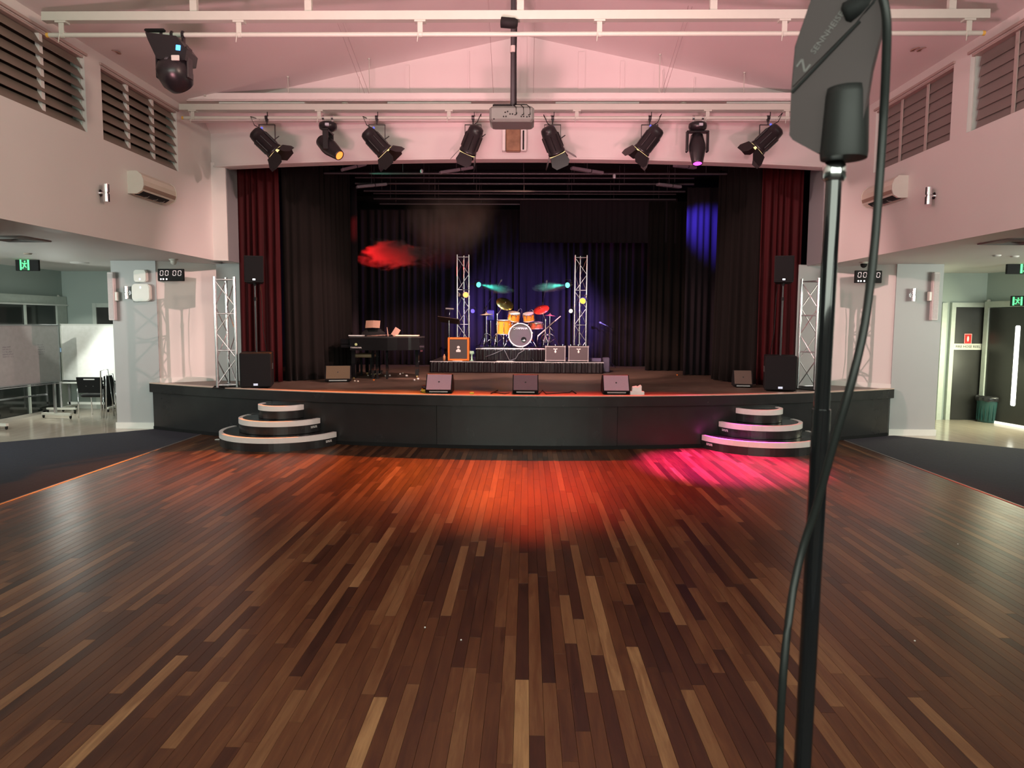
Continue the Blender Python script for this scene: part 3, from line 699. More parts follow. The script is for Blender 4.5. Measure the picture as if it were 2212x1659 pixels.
for a, b in ((-.08, .01), (-.05, .02), (-.02, -.01), (.01, -.01), (.06, .0), (-.1, -.04), (-.07, -.04), (.12, -.04), (.15, -.04), (.19, -.045), (.22, -.04), (-.22, -.07)):
    m.box((pj.x+a, 9.088, pj.z+b), (.016, .01, .014))
m.build('connector_ports', BLACKM, t)
for dx in (.04, .13, .21):
    MB().tube([(pj.x+dx, 9.085, pj.z-.02), (pj.x+dx+.02, 9.04, pj.z-.03), (pj.x+dx+.015, 9.05, pj.z+.06), (pj.x+dx-.02, 9.15, pj.z+.12), (pj.x+.03, 9.28, pj.z+.16)], .006, 6).build('cable', BLACKM, t)
m = MB(); 
MB().tube([(pj.x+.05, 9.26, pj.z+.16), (pj.x+.045, 9.25, pj.z+.8), (pj.x+.06, 9.2, pj.z+1.5), (pj.x+.02, 9.1, pj.z+1.9)], .010, 6).build('cable', BLACKM, t)
bx = aty(1106, 55, 8.0)
MB().lathe([(.03, -.09), (.055, -.085), (.055, .06), (.04, .09)], 14, axis((bx.x-.03, 7.90, 5.16), (1, .2, 0))).build('cable_coil', BLACKM, t)
# equipment case fixed on the bulkhead behind the projector
bk = aty(1111, 301, 11.7)
t = thing('flood_light_box', 'brown fronted metal box fixed on the bulkhead under the projector', 'light fitting', (bk.x, 11.86, bk.z-.18))
for x0, x1, nm, mt in ((-.20, -.14, 'side_cheek', TRIM), (-.14, .10, 'front_panel', pm('brown_metal', (.26, .14, .08), .35, .3, var=.3, scale=9)), (.10, .20, 'side_cheek', TRIM)):
    MB().cbox((bk.x+(x0+x1)/2, 11.80-.03*(nm == 'side_cheek'), bk.z), (x1-x0-.004, .12, .35), .01).build(nm, mt, t)
MB().cbox((bk.x+.145, 11.70, bk.z-.01), (.025, .02, .30), .004).build('hinge_strip', BLACKM, t)

# ================================================================== WINDOWS OF THE NAVE
k = 0
for s, nm in ((-1, 'left'), (1, 'right')):
    for (a, b) in WIN:
        k += 1
        t = bpy.data.objects.new('window_%d' % k, None); COL.objects.link(t); t.location = (s*(WX+.05), (a+b)/2, WZ0); struct(t)
        t['label'] = 'high %s window, %s the stage, %s' % (nm, ('farther from', 'nearer to')[a > 9], ('open louvre slats', 'closed blind slats')[s > 0])
        MB().box((s*(WX+.17), (a+b)/2, (WZ0+WZ1)/2), (.012, b-a, WZ1-WZ0)).build('pane', pm('brown_blind_behind', (.10, .085, .07), .5), t)
        m = MB(); m.box((s*(WX-.012), (a+b)/2, WZ1+.022), (.03, b-a+.06, .03)); m.box((s*(WX+.1), (a+b)/2, WZ1-.012), (.18, b-a, .024)); m.build('head_trim', pm('pinkish_trim', (.42, .33, .30), .5), t)
        n = 7; pit = (WZ1-WZ0-.03)/n; D = (b-a)
        for i in range(n):
            z = WZ0+pit*(i+.5)
            if s < 0:
                F = frame((s*(WX+.045), (a+b)/2-.01, z), (0, 1, 0), (-s*math.cos(R(60)), 0, -math.sin(R(60))))
                MB().cbox((0, 0, 0), (D-.03, .148, .010), .004, F).build('slat', SLAT, t)
            else:
                F = frame((s*(WX+.075), (a+b)/2-.04, z), (0, 1, 0), (-s*math.cos(R(80)), 0, -math.sin(R(80))))
                MB().cbox((0, 0, 0), (D-.08, pit*1.12, .008), .003, F).build('slat', SLAT2, t)
        for q in (1, 2):
            y = a+D*q/3
            xm = s*(WX+(.055 if s < 0 else .055))
            MB().box((xm, y, (WZ0+WZ1)/2), (.05 if s < 0 else .012, .055, WZ1-WZ0)).build('mullion', WALL if s < 0 else pm('blind_tape', (.42, .36, .33), .5), t)
        MB().box((s*(WX+.12), b-.012, (WZ0+WZ1)/2), (.14, .02, WZ1-WZ0)).build('jamb', pm('green_lit_jamb', (.52, .60, .55), .5), t)  # greenish light on the far reveal put into the jamb colour

# ================================================================== AIR CONDITIONERS, SCONCES
def aircon(s, ya, yb, zc, lab):
    t = thing('air_conditioner', lab, 'air conditioner', (s*WX, (ya+yb)/2, zc-.14), group='wall split air conditioners')
    F = frame((s*WX, ya, zc), (-s, 0, 0), (0, 0, 1)) if s < 0 else frame((s*WX, yb, zc), (-s, 0, 0), (0, 0, 1))
    pr = [(0, -.15), (.12, -.15), (.19, -.11), (.215, -.04), (.215, .03), (.19, .10), (.13, .15), (0, .15)]
    L = yb-ya
    M = Matrix(((-s, 0, 0, s*WX), (0, 0, 1, ya), (0, 1, 0, zc), (0, 0, 0, 1)))
    MB().prism(pr, 0.012, L-.012, M).build('body', CREAM, t)
    pe = [(x*1.03, y*1.03) for x, y in pr]
    for e in (0, L-.012): MB().prism(pe, e, e+.012, M).build('end_cap', WHITEP, t)
    m = MB(); m.prism([(.205, -.085), (.22, -.04), (.222, -.04), (.209, -.088)], .03, L-.03, M); m.build('front_seam', pm('seam_brown', (.3, .22, .17), .6), t)
    MB().prism([(.06, -.156), (.125, -.156), (.185, -.12), (.183, -.108), (.12, -.142), (.06, -.142)], .06, L-.16, M).build('air_outlet', BLACKM, t)
    for q in (.3, .55, .75): MB().prism([(.07, -.160), (.12, -.160), (.175, -.125), (.12, -.15)], L*q, L*q+.01, M).build('louvre', WHITEP, t)
aircon(-1, 9.86, 10.80, 3.86, 'cream wall air conditioner high on the left wall')
aircon(1, 10.28, 11.22, 3.90, 'cream wall air conditioner high on the right wall, half behind the foreground cable')
def sconce(x, y, z, n, lab, grp='chrome up-and-down wall lights'):
    """n: direction away from the wall"""
    t = thing('wall_sconce', lab, 'wall light', (x, y, z-.1), group=grp); n = Vector(n)
    c = Vector((x, y, z))+n*.09
    MB().cyl(c+Vector((0, 0, .012)), c+Vector((0, 0, .11)), .042, n=16).build('upper_shade', CHROME, t)
    MB().cyl(c-Vector((0, 0, .012)), c-Vector((0, 0, .11)), .042, n=16).build('lower_shade', CHROME, t)
    m = MB().cyl(c-Vector((0, 0, .012)), c+Vector((0, 0, .012)), .03, n=12); m.cyl((x, y, z), c, .016, n=8); m.cyl(Vector((x, y, z)), Vector((x, y, z))+n*.02, .045, n=16); m.build('wall_bracket', CHROME, t)
p = atx(229, 417, -WX+.09); sconce(-WX, p.y, p.z, (1, 0, 0), 'small chrome cylinder wall light on the upper left wall beside the air conditioner')
p = atx(2006, 423, WX-.09); sconce(WX, p.y, p.z, (-1, 0, 0), 'small chrome cylinder wall light on the upper right wall beside the air conditioner')
p = aty(1974, 637, 12.58); sconce(p.x, 12.675, p.z, (0, -1, 0), 'small chrome cylinder wall light on the right column')
p = aty(273, 632, 12.58); sconce(p.x, 12.675, p.z, (0, -1, 0), 'small chrome wall light half hidden by a white box on the left column')

# ================================================================== COLUMN FITTINGS
def panel_speaker(px, s, lab):
    a = aty(px, 588, 12.6); b = aty(px+(2 if s < 0 else -6), 692, 12.6); x = a.x
    t = thing('column_speaker', lab, 'speaker', (x, 12.6, b.z), group='slim column speakers')
    MB().cbox((x, 12.60, (a.z+b.z)/2), (.11, .09, a.z-b.z), .01).build('cabinet', pm('pale_speaker_cabinet', (.62, .56, .55), .45), t)
    MB().box((x, 12.553, (a.z+b.z)/2), (.085, .004, a.z-b.z-.05)).build('grille', pm('pale_speaker_grille', (.50, .45, .45), .6, var=.2, scale=200), t)
    MB().cbox((x+s*-.07, 12.62, (a.z+b.z)/2), (.06, .08, .16), .008).build('bracket', WHITEP, t)
panel_speaker(240, -1, 'slim pale column speaker at the left edge of the left column')
panel_speaker(2022, 1, 'slim pale column speaker at the right edge of the right column')
def rsq(w, h, r, n=6):
    P = []
    for cx_, cy_, a0 in ((w-r, h-r, 0), (-w+r, h-r, 90), (-w+r, -h+r, 180), (w-r, -h+r, 270)):
        for i in range(n+1):
            a = R(a0+90*i/n); P.append((cx_+r*math.cos(a), cy_+r*math.sin(a)))
    return P
for px, py, w_, lab, dy in ((301, 596, .115, 'white rounded square wireless box, the upper smaller one on the left column', -.17), (303, 632, .165, 'white rounded square wireless box, the lower larger one on the left column', .35)):
    p = aty(px, py, 12.57)
    t = thing('access_point', lab, 'wireless box', (p.x, 12.67, p.z-w_), group=None); F = frame((p.x, 12.62, p.z), (1, 0, 0), (0, 0, 1))
    m = MB().prism(rsq(w_, w_*.93, w_*.42), -.035, .03, F); m.prism(rsq(w_*.93, w_*.86, w_*.38), .03, .042, F); m.build('cover', WHITEP, t)
    MB().prism(rsq(.009, .015, .008, 3), .042, .045, T((0, w_*(dy*1.8 if dy > 0 else -.5), 0)) if False else F @ T((0, w_*(.55 if dy > 0 else -.5), 0))).build('status_led', pm('blue_led', (.6, .6, 1), .3, emit=(.55, .6, 1.0), es=4), t)
    MB().tube([(p.x-w_*.8, 12.66, p.z+.05), (p.x-w_*1.15, 12.66, p.z), (p.x-w_*1.1, 12.66, p.z-w_), (p.x-w_*.6, 12.66, p.z-w_*1.0)], .004, 5).build('cable', WHITEP, t)
# digital clocks: 88:88 style seven segment digits reading 00 00
SEG = pm('clock_segment', (.7, .6, .6), .5, emit=(1, .86, .86), es=.55)
DOT = pm('clock_dot', (1, .9, .9), .5, emit=(1, .9, .9), es=2.5)
def clock(px, py, Y, lab, yaw):
    p = aty(px, py, Y); F = T(p) @ RZ(yaw) @ frame((0, 0, 0), (1, 0, 0), (0, 0, 1))
    t = thing('digital_clock', lab, 'clock', p, group='wall countdown clocks')
    w_, h_ = .235, .108
    MB().cbox((0, 0, 0), (2*w_, 2*h_, .05), .006, F).build('case', BLACKM, t)
    for xo in (-.165, -.07, .07, .165):
        m = MB(); sl_ = lambda y: y*.12
        for (ax, ay, dx, dy) in ((0, .062, .042, .008), (0, -.022, .042, .008), (-.026, .042, .008, .034), (.026, .042, .008, .034), (-.026, -.002, .008, .034), (.026, -.002, .008, .034)):
            m.box((xo+ax+sl_(ay), ay+.012, .027), (dx, dy, .003), F)
        m.build('digit', SEG, t)
    for xo in (-.18, -.135, -.075): MB().box((xo, -.075, .027), (.022, .026, .004), F).build('indicator', DOT, t)
    MB().box((0, .04, -.05), (.05, .1, .08), F).build('wall_bracket', BLACKM, t)
clock(370, 594, 12.72, 'black digital clock beside the left column showing four digits', R(-2))
clock(1875, 598, 12.72, 'black digital clock beside the right column showing four digits', R(2))
for px, py, lab in ((375, 568, 'small white dome camera under the soffit above the left clock'), (1866, 568, 'small dark dome camera under the soffit above the right clock')):
    p = aty(px, py, 12.3)
    t = thing('dome_camera', lab, 'camera', (p.x, 12.3, SOF), group='soffit cameras')
    MB().lathe([(.075, 0), (.075, -.012), (.05, -.03)], 18, T((p.x, 12.3, SOF))).build('mounting_plate', WHITEP, t)
    MB().lathe([(.05, 0), (.052, -.02), (.042, -.05), (.02, -.066), (0, -.07)], 16, T((p.x, 12.3, SOF-.03))).build('dome', BLACKM if px > 1000 else WHITEP, t)

# ================================================================== EXIT SIGNS
GRN = pm('exit_green', (.1, .9, .3), .5, emit=(.10, 1.0, .28), es=1.3)
def exit_sign(p, w_, h_, yaw, lab, hung, off=0.0):
    F = T(p) @ RZ(yaw) @ frame((0, 0, 0), (1, 0, 0), (0, 0, 1))
    t = thing('exit_sign', lab, 'exit sign', p, group='running man exit signs')
    MB().cbox((0, 0, 0), (w_, h_, .05), .006, F).build('case', BLACKM, t)
    MB().box((off, -.02*h_, .026), (w_*.40, h_*.84, .004), F).build('lit_panel', GRN, t)
    m = MB(); s = h_; G = F @ T((off, -.02*h_, .030))
    m.box((0, .0, 0), (w_*.25, h_*.84, .003), G)
    m.build('door_pictogram', pm('exit_dark', (.01, .05, .02), .5), t)
    m = MB(); G = F @ T((off, -.02*h_, .033)) @ Matrix.Scale(h_, 4)
    m.lathe([(.06, 0), (.06, .01)], 10, G @ T((.05, .28, 0)))
    for a, b, c_, ang in ((.0, .07, .26, -20), (-.10, .12, .2, 60), (.12, .10, .18, -60), (-.07, -.16, .3, -30), (.08, -.12, .26, 35), (-.16, -.26, .16, 75)):
        m.box((0, 0, 0), (.07, c_, .01), G @ T((a, b, 0)) @ RZ(R(ang)))
    m.build('running_figure', GRN, t)
    if hung: MB().box((0, h_/2+.03, 0), (w_*.9, .06, .04), F).build('ceiling_mount', WHITEP, t)
p = aty(60, 572, 12.6); exit_sign(p, .40, .215, R(4), 'black exit sign with green running figure hung from the left aisle ceiling', True, -.04)
p = aty(63, 641, 14.75); exit_sign(p, .34, .22, R(30), 'smaller black exit sign over the left glass doors', False, .05)
p = aty(2204, 579, 12.6); exit_sign(p, .46, .205, R(-4), 'black exit sign with green running figure hung from the right aisle ceiling', True, .08)
p = aty(2209, 650, 13.6); exit_sign(p, .38, .19, R(-30), 'smaller black exit sign over the right double door', False, -.08)
for px, py, Y, lab in ((125, 643, 15.35, 'small white motion sensor in the corner of the left aisle'), (2136, 653, 14.72, 'small white motion sensor in the corner of the right aisle')):
    p = aty(px, py, Y); tag(MB().cbox(p, (.07, .07, .12), .02).build('motion_sensor', WHITEP), lab, 'sensor', 'corner motion sensors')
for px, py, lab in ((30, 515, 'large flat air diffuser in the left aisle ceiling'), (2195, 521, 'large flat air diffuser in the right aisle ceiling')):
    p = atz(px, py, SOF)
    m = MB()
    for a in (.42, .31, .20): m.lathe([(a, 0), (a, -.012), (a-.05, -.02), (a-.06, -.004)], 4, T((p.x, p.y, SOF-.002)) @ RZ(PI/4))
    tag(m.build('air_diffuser', pm('grey_diffuser', (.33, .34, .33), .6)), lab, 'air vent', 'aisle ceiling vents')
for px, py, lab in ((172, 567, 'faint round ceiling speaker near the far end of the left aisle'), (60, 547, 'small round detector on the left aisle ceiling above the exit sign'), (2192, 553, 'small round detector on the right aisle ceiling above the exit sign'), (2153, 551, 'faint round fitting beside the detector on the right aisle ceiling')):
    p = atz(px, py, SOF); r_ = .16 if px == 172 else .06
    tag(MB().lathe([(r_, 0), (r_, -.006), (r_*.8, -.02), (0, -.024)], 18, T((p.x, p.y, SOF))).build('ceiling_fitting', CEIL if px != 60 else pm('detector_tan', (.3, .25, .2), .5)), lab, 'ceiling fitting')
for px, py, lab in ((249, 112, 'brownish round downlight in the sloping roof, upper left'), (1979, 106, 'left one of a pair of dark round downlights in the roof, upper right'), (1993, 106, 'right one of a pair of dark round downlights in the roof, upper right')):
    # intersect with the roof slope
    s = -1 if px < 1000 else 1; d = ray(px, py); sl_ = (RIDGE-EAVE+.04)/5.6
    tt = (RIDGE - s*EYE.x*sl_ - EYE.z)/(d.z + s*d.x*sl_); q = EYE+d*tt
    tag(MB().lathe([(.07, 0), (.07, -.006), (.052, -.008), (.05, .0)], 20, axis(q, (-s*sl_, 0, 1)) ).build('roof_downlight', pm('tan_fitting', (.34, .22, .17), .5)), lab, 'light', 'roof downlights')

# ================================================================== LEFT AISLE
FRAMEW = pm('pale_door_frame', (.50, .55, .50), .4)
# glazed doors: white frame with dark transom panes and lower dark glass panels
dv = (Vector((LE[0], LE[1], 0))-Vector((LC[0], LC[1], 0))).normalized()
t = bpy.data.objects.new('door_1', None); COL.objects.link(t); t.location = (LC[0], LC[1], 0); struct(t); t['label'] = 'wide pale framed glazed doors of dark glass at the left aisle'
F0 = Matrix(((dv.x, 0, 0, LC[0]+.02), (dv.y, 0, 1, LC[1]), (0, 1, 0, 0), (0, 0, 0, 1)))   # local x along the wall, y up
FD = frame((LC[0]+.05, LC[1], 0), dv, (0, 0, 1))
def fd(x0, x1, z0, z1, n, mat, th=.06, off=0): return MB().box(((x0+x1)/2, (z0+z1)/2, off), (x1-x0, z1-z0, th), FD).build(n, mat, t)
fd(.02, 6, 2.28, 2.46, 'head_frame', FRAMEW, .10, .0); fd(.02, 6, 2.26, 2.29, 'head_lip', TRIM, .16); fd(.02, .35, 0, 2.28, 'side_frame', FRAMEW, .10)
xx = .35
for q in range(4):
    x1 = xx+(1.0, 1.05, 1.05, 1.0)[q]
    fd(xx, x1-.04, .06, 2.26, 'glass_panel', GLASSD, .02); fd(x1-.04, x1, 0, 2.26, 'mullion', FRAMEW, .09)
    m = MB().cbox((x1-.25, 1.0, .07), (.03, .3, .03), .01, FD); m.build('pull_handle', CHROME, t)
    xx = x1
fd(.35, xx, 0, .06, 'sill', CHROME, .12)
# door on the rear wall, its top showing over the tall screen
t = bpy.data.objects.new('door_2', None); COL.objects.link(t); p = aty(202, 655, 15.5); t.location = (p.x+.4, 15.5, 0); struct(t); t['label'] = 'dark door in a pale frame on the end wall of the left aisle, top corner showing'
zt = p.z; x0 = p.x
m = MB(); m.box((x0+.04, 15.47, zt/2), (.085, .05, zt)); m.box((x0+.5, 15.47, zt-.045), (.83, .049, .09)); m.box((x0+.96, 15.47, zt/2), (.085, .05, zt)); m.build('frame', FRAMEW, t)
MB().box((x0+.5, 15.485, (zt-.09)/2), (.84, .03, zt-.09)).build('door_leaf', DOORD, t)
# mobile whiteboard, large, angled
def caster(c, t, m_=BLACKM):
    m = MB(); m.lathe([(.03, -.012), (.034, -.008), (.034, .008), (.03, .012)], 12, axis((c[0], c[1], .034), (1, .2, 0))); m.box((c[0], c[1], .07), (.03, .04, .03)); m.build('caster', m_, t)
A = aty(-90, 770, 11.9); B = aty(127, 765, 14.0)
bl = Vector((B.x-A.x, B.y-A.y, 0)); L = bl.length; dx = bl.normalized()
t = thing('mobile_whiteboard', 'large whiteboard on wheels in the left aisle, faint handwriting on it', 'whiteboard', (A.x, A.y, 0))
FB = frame((A.x, A.y, 0), dx, (0, 0, 1)); zb0, zb1 = .99, 2.0
zb0 = aty(120, 823, 14.0).z; zb1 = aty(120, 702, 14.0).z
MB().cbox((L/2, (zb0+zb1)/2, 0), (L, zb1-zb0, .03), .004, FB).build('board', pm('whiteboard_enamel', (.27, .275, .27), .16), t)
m = MB()
for z in (zb0, zb1): m.box((L/2, z, 0), (L+.02, .025, .045), FB)
for x in (0, L): m.box((x, (zb0+zb1)/2, 0), (.02, zb1-zb0, .045), FB)
m.build('frame', pm('anodised_frame', (.35, .38, .38), .35, .6), t)
MB().box((L/2, zb0-.03, .05), (L*.96, .012, .09), FB).build('pen_tray', ALU, t)
INK = pm('faded_ink', (.13, .12, .15), .7)
rn = random.Random(4)
for cx_, cz_, wd in ((.0, 0, 0),):
    m = MB()
    for px, py, n, wl in ((4, 750, 5, .22), (80, 745, 5, .17)):
        d = ray(px, py); # where the sight line meets the board
        nrm = FB.to_3x3() @ Vector((0, 0, 1)); q = EYE + d*((Vector((A.x, A.y, 0))-EYE).dot(nrm)/d.dot(nrm)); lq = FB.inverted() @ q
        for r_ in range(n):
            x = lq.x; 
            while x < lq.x+wl*rn.uniform(.7, 1.1):
                hh = rn.uniform(.012, .022); m.box((x, lq.y-r_*.045+rn.uniform(-.004, .004), .0165), (.004, hh, .001), FB)
                m.box((x+.007, lq.y-r_*.045+rn.uniform(-.008, .008), .0165), (.014, .004, .001), FB); x += rn.choice((.016, .02, .034))
    m.build('handwriting', INK, t)
for x in (.55, L-.12):
    m = MB(); m.box((x, zb1/2+.05, -.03), (.045, zb1-.1, .035), FB); m.build('upright', ALU, t)
    m = MB(); m.box((x, .085, 0), (.06, .045, .66), FB); m.build('foot', WHITEP, t)
    for e in (-.31, .31): q = FB @ Vector((x, 0, e)); caster((q.x, q.y), t)
MB().box((L/2, .50, -.03), (L-.6, .03, .03), FB).build('crossbar', CHROME, t)
# second, brightly lit board standing before the end wall
t = thing('white_screen_board', 'brightly sunlit white board on wheels before the end wall, left aisle', 'whiteboard', (-9.4, 15.1, 0))
a = aty(132, 701, 15.1); b = aty(229, 822, 15.1); x1 = b.x+.25
MB().cbox(((a.x+x1)/2, 15.1, (a.z+b.z)/2), (x1-a.x, .03, a.z-b.z), .004).build('board', pm('glossy_white_board', (.92, .93, .88), .25), t)
m = MB(); m.box(((a.x+x1)/2, 15.09, a.z), (x1-a.x+.02, .045, .03)); m.box((a.x, 15.09, (a.z+b.z)/2), (.02, .045, a.z-b.z)); m.box((x1, 15.09, (a.z+b.z)/2), (.02, .045, a.z-b.z)); m.build('frame', TRIM, t)
MB().box(((a.x+x1)/2, 15.08, b.z-.01), (x1-a.x, .05, .018)).build('lower_rail', BLACKM, t); MB().box(((a.x+x1)/2, 15.04, b.z-.045), (x1-a.x-.02, .10, .03)).build('pen_tray', TRIM, t)
for x in (a.x+.1, x1-.1):
    MB().box((x, 15.12, b.z/2+.04), (.04, .03, b.z-.08)).build('upright', ALU, t); MB().box((x, 15.1, .085), (.05, .5, .04)).build('foot', WHITEP, t)
    for e in (-.22, .22): caster((x, 15.1+e), t)
MB().box(((a.x+x1)/2, 15.12, .16), (x1-a.x-.1, .03, .05)).build('crossbar', TRIM, t)
lamp('SPOT', 'sun_patch', (-8.0, 10.2, 2.9), 330, (1, .98, .86), ((a.x+b.x)/2, 15.1, 1.35), .02, cone=18, blend=.5)
# narrow stand with blue eraser holder
p = atz(134, 893, 0); q = aty(136, 758, p.y)
t = thing('board_stand', 'silver upright stand with a blue holder beside the bright board', 'stand', (p.x, p.y, 0))
MB().cyl((p.x, p.y, .1), (p.x, p.y, q.z), .022, .018, n=12).build('pole', ALU, t)
MB().cbox((p.x+.03, p.y-.02, q.z+.02), (.06, .05, .10), .01).build('holder', pm('blue_holder', (.25, .4, .6), .3), t)
m = MB().box((p.x, p.y, .10), (.62, .06, .04)); m.build('foot', WHITEP, t)
for e in (-.29, .29): caster((p.x+e, p.y-.02), t)
# chair
def chair(x, y, rz, lab):
    t = thing('visitor_chair', lab, 'chair', (x, y, 0), rz)
    def b(m, n, mt): return m.build(n, mt, t, world=False)
    b(MB().cbox((0, 0, .44), (.46, .44, .06), .025), 'seat', BLACKM)
    F = T((0, -.235, .66)) @ Matrix.Rotation(R(8), 4, 'X')
    m = MB(); m.prism([(-.24, -.16), (.24, -.16), (.255, .16), (-.255, .16)], -.015, .015, F @ frame((0, 0, 0), (1, 0, 0), (0, 0, 1)))
    b(m, 'backrest', BLACKM)
    m = MB(); m.prism(rsq(.11, .012, .01), .016, .018, F @ frame((0, -.0, .12), (1, 0, 0), (0, 0, 1))); m.prism(rsq(.11, .012, .01), -.02, -.016, F @ frame((0, -.0, .12), (1, 0, 0), (0, 0, 1))); b(m, 'hand_slot', WHITE)
    for s in (-1, 1):
        b(MB().tube([(s*.25, -.25, .0), (s*.25, -.235, .3), (s*.25, -.235, .58)], .012, 8), 'rear_leg', CHROME)
        b(MB().tube([(s*.25, .23, 0), (s*.25, .22, .3), (s*.25, .2, .62), (s*.25, .14, .65), (s*.25, -.2, .65)], .012, 8), 'front_leg', CHROME)
        b(MB().cbox((s*.25, .0, .665), (.045, .28, .03), .01), 'armrest', pm('brown_arm', (.30, .2, .14), .5))
    for e in (-.07, .07): b(MB().lathe([(.012, 0), (.008, .008)], 8, axis((e, -.255, .64), (0, -1, 0))), 'screw_cap', CHROME)
    return t
p = atz(192, 903, 0); chair(p.x+.02, p.y+.28, R(2), 'black chair with chrome legs before the bright board, left aisle')
# folded trolley against the column
p = atz(226, 905, 0); t = thing('folded_trolley', 'folded chrome framed trolley leaning behind the left column', 'trolley', (p.x, p.y, 0))
for e, h_ in ((0, .95), (.10, .86)):
    m = MB().tube([(p.x-.06+e, p.y, .02), (p.x-.10+e, p.y+.1, h_), (p.x-.02+e, p.y+.2, h_+.03), (p.x+.02+e, p.y+.3, .02)], .013, 8); m.build('frame_tube', CHROME, t)
MB().cbox((p.x-.02, p.y+.22, .55), (.03, .3, .6), .01).build('folded_panel', BLACKM, t)

# ================================================================== RIGHT AISLE
t = bpy.data.objects.new('door_3', None); COL.objects.link(t); a = aty(2062, 665, 14.85); b = aty(2132, 665, 14.85); t.location = ((a.x+b.x)/2, 14.85, 0); struct(t); t['label'] = 'dark cupboard door in a pale frame with a red sign and a fire hose reel plate'
x0, x1, zt = a.x, b.x, a.z+.02
m = MB(); m.box((x0-.045, 14.82, zt/2+.04), (.085, .07, zt+.09)); m.box((x1+.045, 14.82, zt/2+.04), (.085, .07, zt+.09)); m.box(((x0+x1)/2, 14.82, zt+.040), (x1-x0+.004, .068, .09)); m.build('frame', FRAMEW, t)
MB().box((x0-.22, 14.825, zt/2+.04), (.10, .05, zt+.08)).build('side_trim', FRAMEW, t)
MB().cbox(((x0+x1)/2, 14.83, zt/2), (x1-x0-.01, .03, zt-.02), .003).build('door_leaf', DOORD, t)
MB().cbox((x1-.05, 14.80, .98), (.02, .04, .15), .005).build('door_handle', CHROME, t)
c = aty(2091, 732, 14.8); F = frame((c.x, 14.805, c.z), (1, 0, 0), (0, 0, 1))
RED = pm('sign_red', (.55, .015, .012), .4)
MB().box((0, 0, .002), (.155, .215, .004), F).build('red_sign', RED, t)
m = MB(); 
for e in ((0, .098, .15, .006), (0, -.098, .15, .006), (-.072, 0, .006, .2), (.072, 0, .006, .2)): m.box((e[0], e[1], .005), (e[2], e[3], .002), F)
m.lathe([(.0, .005), (.028, .005), (.028, .007), (0, .007)], 20, F @ Matrix.Diagonal((.7, 2.1, 1, 1))); m.build('sign_symbol', WHITE, t)
c = aty(2091, 749, 14.8); F = frame((c.x, 14.805, c.z), (1, 0, 0), (0, 0, 1))
MB().box((0, 0, .002), (.57, .125, .004), F).build('name_plate', WHITEP, t)
text('plate_lettering', 'FIRE HOSE REEL', .072, F @ T((0, 0, .006)), BLACKM, t)
t = thing('skirting_stub', 'small dark door stop on the floor beside the hose cupboard', 'door stop', (x0-.40, 14.7, 0)); MB().lathe([(.03, 0), (.03, .04), (.02, .07), (0, .075)], 12, T((x0-.40, 14.7, 0))).build('stop', BLACKM, t)
# double door on the angled wall
RV = Vector((10.4-RC[0], 9.0-RC[1], 0)).normalized(); FR_ = frame((RC[0]-.03, RC[1], 0), (-RV.x, -RV.y, 0), (0, 0, 1))
FR_ = Matrix(((RV.x, 0, -1 if False else RV.y, RC[0]-.06), (RV.y, 0, -RV.x, RC[1]), (0, 1, 0, 0), (0, 0, 0, 1)))
t = bpy.data.objects.new('door_4', None); COL.objects.link(t); t.location = (RC[0], RC[1]-.6, 0); struct(t); t['label'] = 'dark double door with tall bright narrow panes at the right edge of the view'
def rd(x0, x1, z0, z1, n, mat, th=.05, off=0): return MB().box(((x0+x1)/2, (z0+z1)/2, off), (x1-x0, z1-z0, th), FR_).build(n, mat, t)
rd(.10, .20, 0, 2.44, 'side_frame', FRAMEW, .1); rd(.201, 2.299, 2.32, 2.44, 'head_frame', FRAMEW, .1); rd(2.3, 2.4, 0, 2.44, 'side_frame', FRAMEW, .1)
DAY = pm('daylit_pane', (.9, .95, .9), .3, emit=(.95, 1.0, .92), es=2.2)
for x0, sgn in ((.20, 1), (1.25, -1)):
    lf = rd(x0+.01, x0+1.03, .05, 2.31, 'door_leaf', DOORD, .04)
    xv = x0+.72 if sgn > 0 else x0+.2
    MB().prism(rsq(.055, .78, .03, 4), .018, .026, FR_ @ T((xv, 1.18, 0))).build('vision_pane', DAY, lf)
    MB().box((x0+.5, .10, -.022), (.9, .16, .004), FR_).build('kick_plate', CHROME, lf)
rd(.2, 2.3, 0, .05, 'threshold', pm('glowing_threshold', (.8, .8, .75), .3, emit=(1, 1, .9), es=.8), .06, 0)  # emission stands in for light caught on the threshold
# bin
p = atz(2112, 906, 0); t = thing('waste_bin', 'dark green plastic waste bin with black liner before the hose cupboard', 'bin', (p.x, 14.54, 0))
M = T((p.x, 14.54, 0)); GB = pm('green_bin_plastic', (.02, .075, .07), .3)
m = MB().lathe([(0, .005), (.195, .0), (.20, .02), (.245, .50), (.25, .52), (.24, .52), (.19, .03), (0, .025)], 28, M)
for k_ in range(20):
    a_ = 2*PI*k_/20; m.box((.222*math.cos(a_), .222*math.sin(a_), .25), (.012, .02, .42), M)
m.build('tub', GB, t)
m = MB(); pr = []
n = 28; V = []; rn = random.Random(3)
for l, (r_, z_) in enumerate(((.262, .44), (.268, .50), (.25, .545), (.235, .53), (.2, .42))):
    for i in range(n): V.append((r_*math.cos(2*PI*i/n)*(1+.02*math.sin(i*2.3+l)), r_*math.sin(2*PI*i/n)*(1+.02*math.sin(i*2.3+l)), z_+(.012*math.sin(i*1.7) if l < 1 else .006*math.sin(i*2.9))))
m.add(V, [(l*n+i, l*n+(i+1) % n, (l+1)*n+(i+1) % n, (l+1)*n+i) for l in range(4) for i in range(n)], M, True); m.build('liner', pm('glossy_liner', (.02, .02, .022), .15), t)

